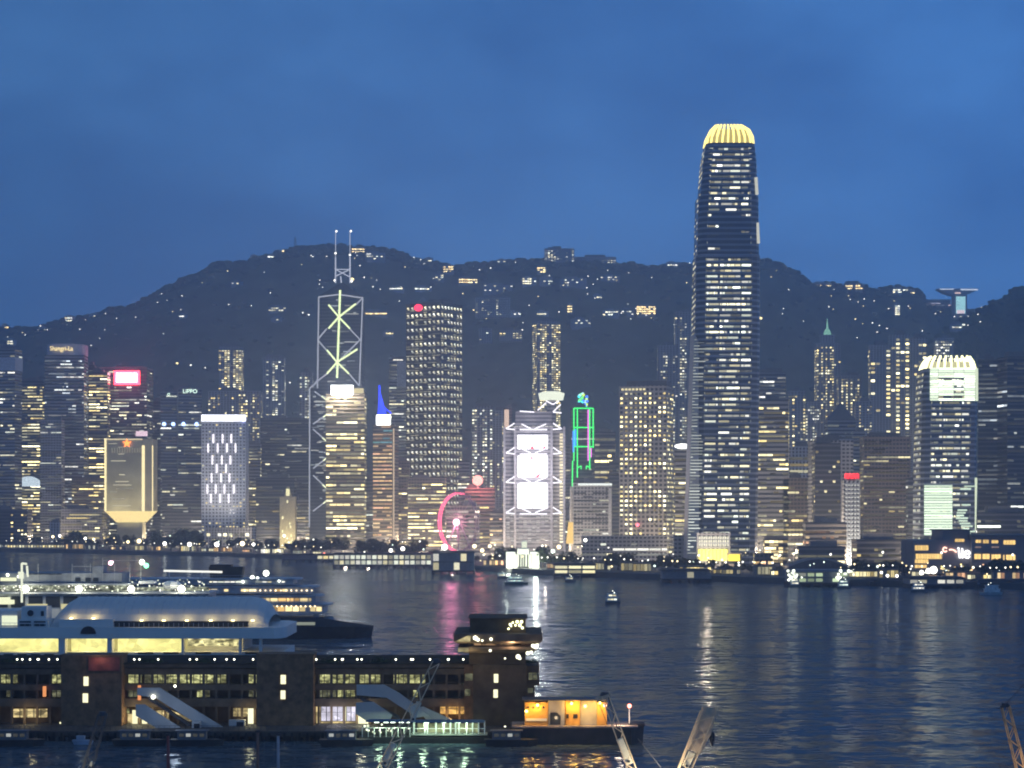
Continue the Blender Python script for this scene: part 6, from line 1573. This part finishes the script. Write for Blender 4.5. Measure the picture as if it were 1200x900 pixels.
for X in (484,497,500,510,519,527,533,537,546,553,560,567): mb.box(x_(X), x_(X)+.22, .3, .52, z_(862), z_(846.5)); mb.box(x_(X), x_(X)+.22, 3.2, 3.42, z_(862), z_(846.5))
mb.bar((x_(484),.4,z_(854)),(x_(567),.4,z_(854)), .1); mb.build('posts', WPAINT, o)
mb = MB(); mb.box(x_(488), x_(560), 3.5, 3.7, z_(860.4), z_(850)); mb.build('lit_back_wall', interior('stage_wall_light', (.85,1.0,.52), .42, .8, .4), o)
mb = MB(); rg = random.Random(8)
for X in (460,470,478,500,520,536,537,441,452): mb.box(x_(X)-.45, x_(X)+.45, .9, 1.1, z_(847.7), z_(846.8), sc3((.8,1,.8), 3.0))
for k in range(16): mb.ball((x_(rg.uniform(426,482)), .5, z_(rg.uniform(848,860))), rg.uniform(.15,.3), 6, sc3((.9,1,.7), rg.uniform(.5,2)))
mb.build('stage_lamps', GLOW, o, kind='stuff')
for X in (445, 468, 497, 520, 545): point('stage_lamp', (x_(X), -.6, z_(849)), 300, (.72,1,.62), .35, o)
mb = MB()
for k in range(9): X = 424+k*7; mb.box(x_(X), x_(X)+.15, .2, .35, z_(864), z_(853)); 
mb.bar((x_(424),.3,z_(853)),(x_(482),.3,z_(853)), .1); mb.build('railing', WPAINT, o)
# barge
D = 396.0; ox = PX(680,D); o = thing('work_barge', 'dark barge with orange lit cabins and a red beacon at its bow', 'barge', (ox, D, 0)); x_, z_ = N(D, ox)
mb = MB(); plan = [(x_(598),0),(x_(740),0),(x_(756),4),(x_(756),6),(x_(740),10),(x_(598),10)]; mb.prism([(x*.985,y) for x,y in plan], -.6, z_(853), None, plan); mb.box(x_(738), x_(757), 3, 7, z_(853)+.01, z_(850)); mb.build('hull', plain('barge_black', (.035,.035,.04), .6, var=.4), o)
mb = MB(); mb.box(x_(600), x_(748), .4, 9.6, z_(853)+.012, z_(851.5)); mb.build('deck', plain('barge_deck', (.34,.30,.28), .8), o)
CAB = plain('container_grey', (.42,.40,.38), .6, var=.15); CABO = plain('container_orange', (.62,.36,.10), .6, var=.15)
def cabin(X0, X1, Yt, m, y0=2.2, nm='cabin'):
    mb = MB(); mb.box(x_(X0), x_(X1), y0, 8, z_(851.5)+.01, z_(Yt))
    n_ = int((X1-X0)/1.6)
    for k in range(n_): xx = x_(X0)+(x_(X1)-x_(X0))*(k+.5)/n_; mb.box(xx-.06, xx+.06, y0-.05, y0-.005, z_(850.5), z_(Yt+1.2))
    return mb.build(nm, m, o)
cabin(615, 642.5, 824, CABO, 1.8); cabin(643, 662, 822, CAB, 1.6); cabin(663, 680, 822.5, CABO, 2.2); cabin(680.3, 700, 823, CAB, 2.6); cabin(700.3, 712, 824, CABO, 2.4)
mb = MB(); mb.box(x_(612), x_(713), 1.2, 8.4, z_(822)+.03, z_(821)); mb.build('cabin_roof', DSTEEL, o)
mb = MB(); mb.extrude_y([(x_(645),z_(850)),(x_(657),z_(850)),(x_(657),z_(840)),(x_(653),z_(836)),(x_(645),z_(836))][::1], 1.35, 1.5); mb.build('dark_doorway', GLASSD, o)
mb = MB(); mb.box(x_(672), x_(677), 2.0, 2.12, z_(843), z_(838)); mb.box(x_(664), x_(667), 2.0, 2.12, z_(843), z_(838)); mb.build('cabin_window', GLASSD, o)
mb = MB(); mb.box(x_(616), x_(641), 1.55, 1.72, z_(846), z_(843)); mb.build('pipe_rack', WPAINT, o)
for k in range(4):
    mb = MB(); mb.ball((x_(619+k*6), 1.7, z_(830)), .22, 8); mb.build('porthole', GLASSD, o)
SOD = lamp_mat('sodium_lamp_light', (1,.66,.14), 7.0)
for X, Y, pw in ((617,834,150),(630,827,420),(670,825,620),(703,824.5,620),(686,828,200)):
    mb = MB(); mb.ball((x_(X), .9, z_(Y)), .3, 8); mb.build('sodium_lamp', SOD, o); point('sodium_glow', (x_(X), .2, z_(Y)-.3), pw, (1,.56,.10), .3, o)
for X in (652, 690): point('deck_or_boom_glow', (x_(X), -.3, z_(843)), 90, (1,.75,.45), .3, o)
point('deck_or_boom_glow', (x_(728), 2, z_(843)), 420, (1,.72,.5), .4, o)
mb = MB(); mb.cyl(x_(739), 4, z_(851.5), z_(832), .12, 6); mb.build('beacon_post', WPAINT, o)
mb = MB(); mb.ball((x_(739), 4, z_(829.5)), .4, 8); lamp('red_beacon', mb, o, (1,.22,.16), 7, True)
mb = MB(); mb.ball((x_(709), .6, z_(827)), .35, 8); lamp('bow_lamp', mb, o, (1,.5,.3), 5)
# small moored boats by the quay
D = 398; o = thing('rowing_boat', 'small pale blue open boat under the left stair tower', 'boat', (PX(99,D), D-1.5, 0)); mb = MB()
a = [(-2,-.8),(1.2,-.8),(2.2,0),(1.2,.8),(-2,.8)]; mb.prism([(x*.8,y*.6) for x,y in a], 0, .9, None, a); mb.build('hull', plain('pale_blue_hull', (.30,.42,.55), .5), o)
mb = MB(); mb.box(-1.2,.4,-.5,.5,.91,1.7); mb.build('cabin', plain('boat_cabin', (.25,.33,.42), .5), o)
point('hull_lamp', (0,-3,3), 12, (.8,.9,1), .2, o)
for X, lb in ((163,'dark low launch moored under the upper end of the first escalator'),(230,'low dark launch moored below the first escalator'),(405,'dark launch with two cabin lights under the display windows'),(598,'dark launch moored between canopy stage and orange barge'),(20,'dark covered launch with a lit awning at the left edge')):
    o = thing('launch_boat', lb, 'boat', (PX(X,394), 394, 0)); mb = MB(); a = [(-5,-1.5),(3.5,-1.5),(5.5,0),(3.5,1.5),(-5,1.5)]
    mb.prism([(x*.9,y*.7) for x,y in a], -.3, 1.3, None, a); mb.build('hull', plain('launch_hull', (.04,.045,.05), .6), o)
    mb = MB(); mb.box(-3.5,2,-1.1,1.1,1.31,2.9); mb.box(-3.9,2.4,-1.35,1.35,2.91,3.05); mb.build('cabin', plain('launch_cabin', (.16,.17,.18), .6), o)
    mb = MB(); 
    for k in range(4): mb.box(-3.1+k*1.3, -2.2+k*1.3, -1.2, -1.12, 1.9, 2.5, sc3((.9,.95,.9), .04 if (k*7+X) % 3 else .35))
    mb.build('cabin_windows', GLOW, o)

# ------------------------------------------------------------------ derrick barges whose booms rise into the picture
BOOM = plain('boom_galvanised', (.80,.60,.38), .6, var=.25, scale=.8); BOOMW = plain('boom_timber_brown', (.75,.42,.20), .8, var=.3, scale=.8); CBL = plain('steel_cable', (.03,.03,.035), .6); PALE = plain('boom_pale_box', (.88,.78,.58), .6, var=.12, scale=1)
def derrick(label, D, foot, tip, wb, wt, mat, box=None, boxw=1.0, hook=None, head=None, lines=()):
    """foot and tip are photo points; the boom goes on below the frame to the deck of its barge"""
    tx, tz = PX(tip[0],D), PZ(tip[1],D); fx, fz = PX(foot[0],D), PZ(foot[1],D); sl = (tx-fx)/(tz-fz); bx = fx-(fz-3)*sl
    o = thing('derrick_barge', label, 'derrick barge', (bx, D, 0))
    mb = MB(); mb.prism([(-9,-4),(8,-4),(10,0),(8,4),(-9,4)], -.5, 2.2); mb.box(-8.5,8,-3.8,3.8,2.21,2.5); mb.build('hull', PDARK, o)
    s_ = 1 if sl > 0 else -1
    mb = MB(); mb.box(-s_*6-2, -s_*6+2, -2, 2, 2.51, 5.5); mb.build('cabin', CAB, o)
    mb = MB(); mb.cyl(-s_*3, -2.5, 2.5, 6.8, .1, 6); mb.build('fill_lamp_post', LPOLE, o); mb = MB(); mb.ball((-s_*3,-2.5,7.1), .3, 8); mb.build('deck_lamp', lamp_mat('deck_lamp_light', (1,.93,.72), 6), o); point('deck_or_boom_glow', (-s_*3,-2.5,7.6), 900, (1,.90,.66), .4, o)  # lamp and post added below the frame to light the boom
    a = Vector((0,0,2.6)); b = Vector((tx-bx,0,tz)); mb = MB(); d = (b-a).normalized(); side = Vector((d.z,0,-d.x))
    n_ = int((b-a).length/1.5)
    def at_(t, s, y): return a+(b-a)*t + side*s*(wb+(wt-wb)*t)/2 + Vector((0,y*(wb+(wt-wb)*t)/2,0))
    for s in (-1,1):
        for y in (-1,1): mb.bar(at_(0,s,y), at_(1,s,y), .16)
    for k in range(n_):
        t0, t1 = k/n_, (k+1)/n_; s = 1 if k % 2 else -1
        for y in (-1,1): mb.bar(at_(t0,s,y), at_(t1,-s,y), .09)
        mb.bar(at_(t0,s,-1), at_(t0,s,1), .09); mb.bar(at_(t0,-s,-1), at_(t1,-s,1), .08)
    mb.build('boom', mat, o)
    if box:
        for (p0, p1) in box:
            v0 = Vector((PX(p0[0],D)-bx,0,PZ(p0[1],D))); v1 = Vector((PX(p1[0],D)-bx,0,PZ(p1[1],D)))
            mb = MB(); mb.bar(v0, v1, boxw, None, boxw*.8); bo = mb.build('boom_box_section', PALE, o)
            vm = v0+(v1-v0)*.12; mb = MB(); mb.ball((vm.x,-boxw*.55,vm.z), .22, 8); mb.build('sheave_hole', GLASSD, bo)
    mb = MB(); mb.cyl(b.x, 0, b.z-.1, b.z+.5, .5, 8); mb.bar((b.x-.7,0,b.z),(b.x+.7,0,b.z+.1), .35)
    mb.build('boom_head', DSTEEL, o)
    if head:
        mb = MB(); mb.extrude_y([(PX(p[0],D)-bx, PZ(p[1],D)) for p in head], -.5, .5); mb.build('jib_plate', plain('jib_plate', (.62,.46,.32), .8, var=.2), o)
    if hook:
        hx, hz = PX(hook[0],D)-bx, PZ(hook[1],D); mb = MB(); mb.bar((hx,0,hz+.3),(hx,0,b.z), .06)
        mb.cyl(hx,0,hz-1.6,hz-.4,.12,8,None,.42); mb.cyl(hx,0,hz-.4,hz+.5,.42,8,None,.3); mb.build('hook_block', CBL, o)
    for p0, p1 in lines:
        mb = MB(); mb.bar((PX(p0[0],D)-bx,.2,PZ(p0[1],D)),(PX(p1[0],D)-bx,.2,PZ(p1[1],D)), .09); mb.build('cable', CBL, o)
    return o
derrick('derrick barge with a pale lattice boom leaning right over the blue canopy', 300, (447,900), (511,776), 1.5, 1.0, BOOM, [((450,897),(461,871)),((483,845),(491,823))], .95)
derrick('derrick barge with a thin dim boom in front of the left stair tower', 300, (103,898), (120,838), 1.5, 1.1, DSTEEL, [((105,900),(109,893))], .7)
derrick('derrick barge with a pale boom leaning left across the orange barge', 300, (741,900), (709,815), 1.3, 1.0, BOOM, [((738,895),(726,866))], 1.25, hook=None, head=[(697,818),(713,813),(714,816),(700,822)], lines=(((712,814),(726,862)),((700,819),(712,850)),((712,814),(722,838)),((748,866),(775,900))))
derrick('derrick barge with a broad grey boom head and hanging hook block', 300, (802,900), (829,836), 1.6, 1.9, BOOM, [((803,899),(811,882))], 1.1, hook=(834.5,862), head=[(806,878),(822,836),(823,828),(838,829),(839,836),(833,860),(820,883)])
derrick('derrick barge with a rusty brown boom at the right edge', 300, (1196,898), (1178,828), 1.3, 1.1, BOOMW, None, 1, lines=(((1178,826),(1215,786)),((1168,830),(1190,832))))
# mooring posts in the dark water at the bottom left
for k, (X, Y0, c, lb) in enumerate(((326,862,(.34,.36,.40),'pale mooring post standing in the dark water at the bottom'),(302,858,(.20,.12,.09),'reddish mooring post left of the pale post'),(197,862,(.22,.06,.06),'dark red mooring post under the first escalator'))):
    D = 340; o = thing('mooring_post', lb, 'mooring post', (PX(X,D), D, 0)); mb = MB(); mb.cyl(0,0,-2,PZ(Y0,D),.3,10,None,.24); mb.build('shaft', plain('post_paint', c, .7), o); mb = MB(); mb.cyl(0,0,PZ(Y0,D),PZ(Y0,D)+.3,.42,10); mb.build('cap', PDARK, o)
o = thing('launch_boat', 'dark launch seen from above beside the pale mooring post', 'boat', (PX(345,325), 322, 0), R(10)); mb = MB(); a = [(-5,-1.6),(3,-1.6),(5.5,0),(3,1.6),(-5,1.6)]
mb.prism([(x*.9,y*.7) for x,y in a], -.3, 1.4, None, a); mb.build('hull', plain('launch_hull', (.04,.05,.07), .5), o); mb = MB(); mb.box(-3,1,-1,1,1.41,2.8); mb.build('cabin', plain('launch_cabin', (.10,.12,.16), .6), o)

# ------------------------------------------------------------------ haze
hm = bpy.data.materials.new('evening_haze'); hm.use_nodes = True; ht = hm.node_tree; ht.nodes.remove(ht.nodes['Principled BSDF'])
pv = ht.nodes.new('ShaderNodeVolumePrincipled'); pv.inputs['Color'].default_value = (.72,.84,1,1); pv.inputs['Density'].default_value = HAZE; pv.inputs['Anisotropy'].default_value = .72
ht.links.new(pv.outputs[0], ht.nodes['Material Output'].inputs['Volume'])
if HAZE > 0:
    mb = MB(); mb.box(-3200, 3200, -300, 5600, -5, 760); hz_ = mb.build('haze', hm, kind='stuff')
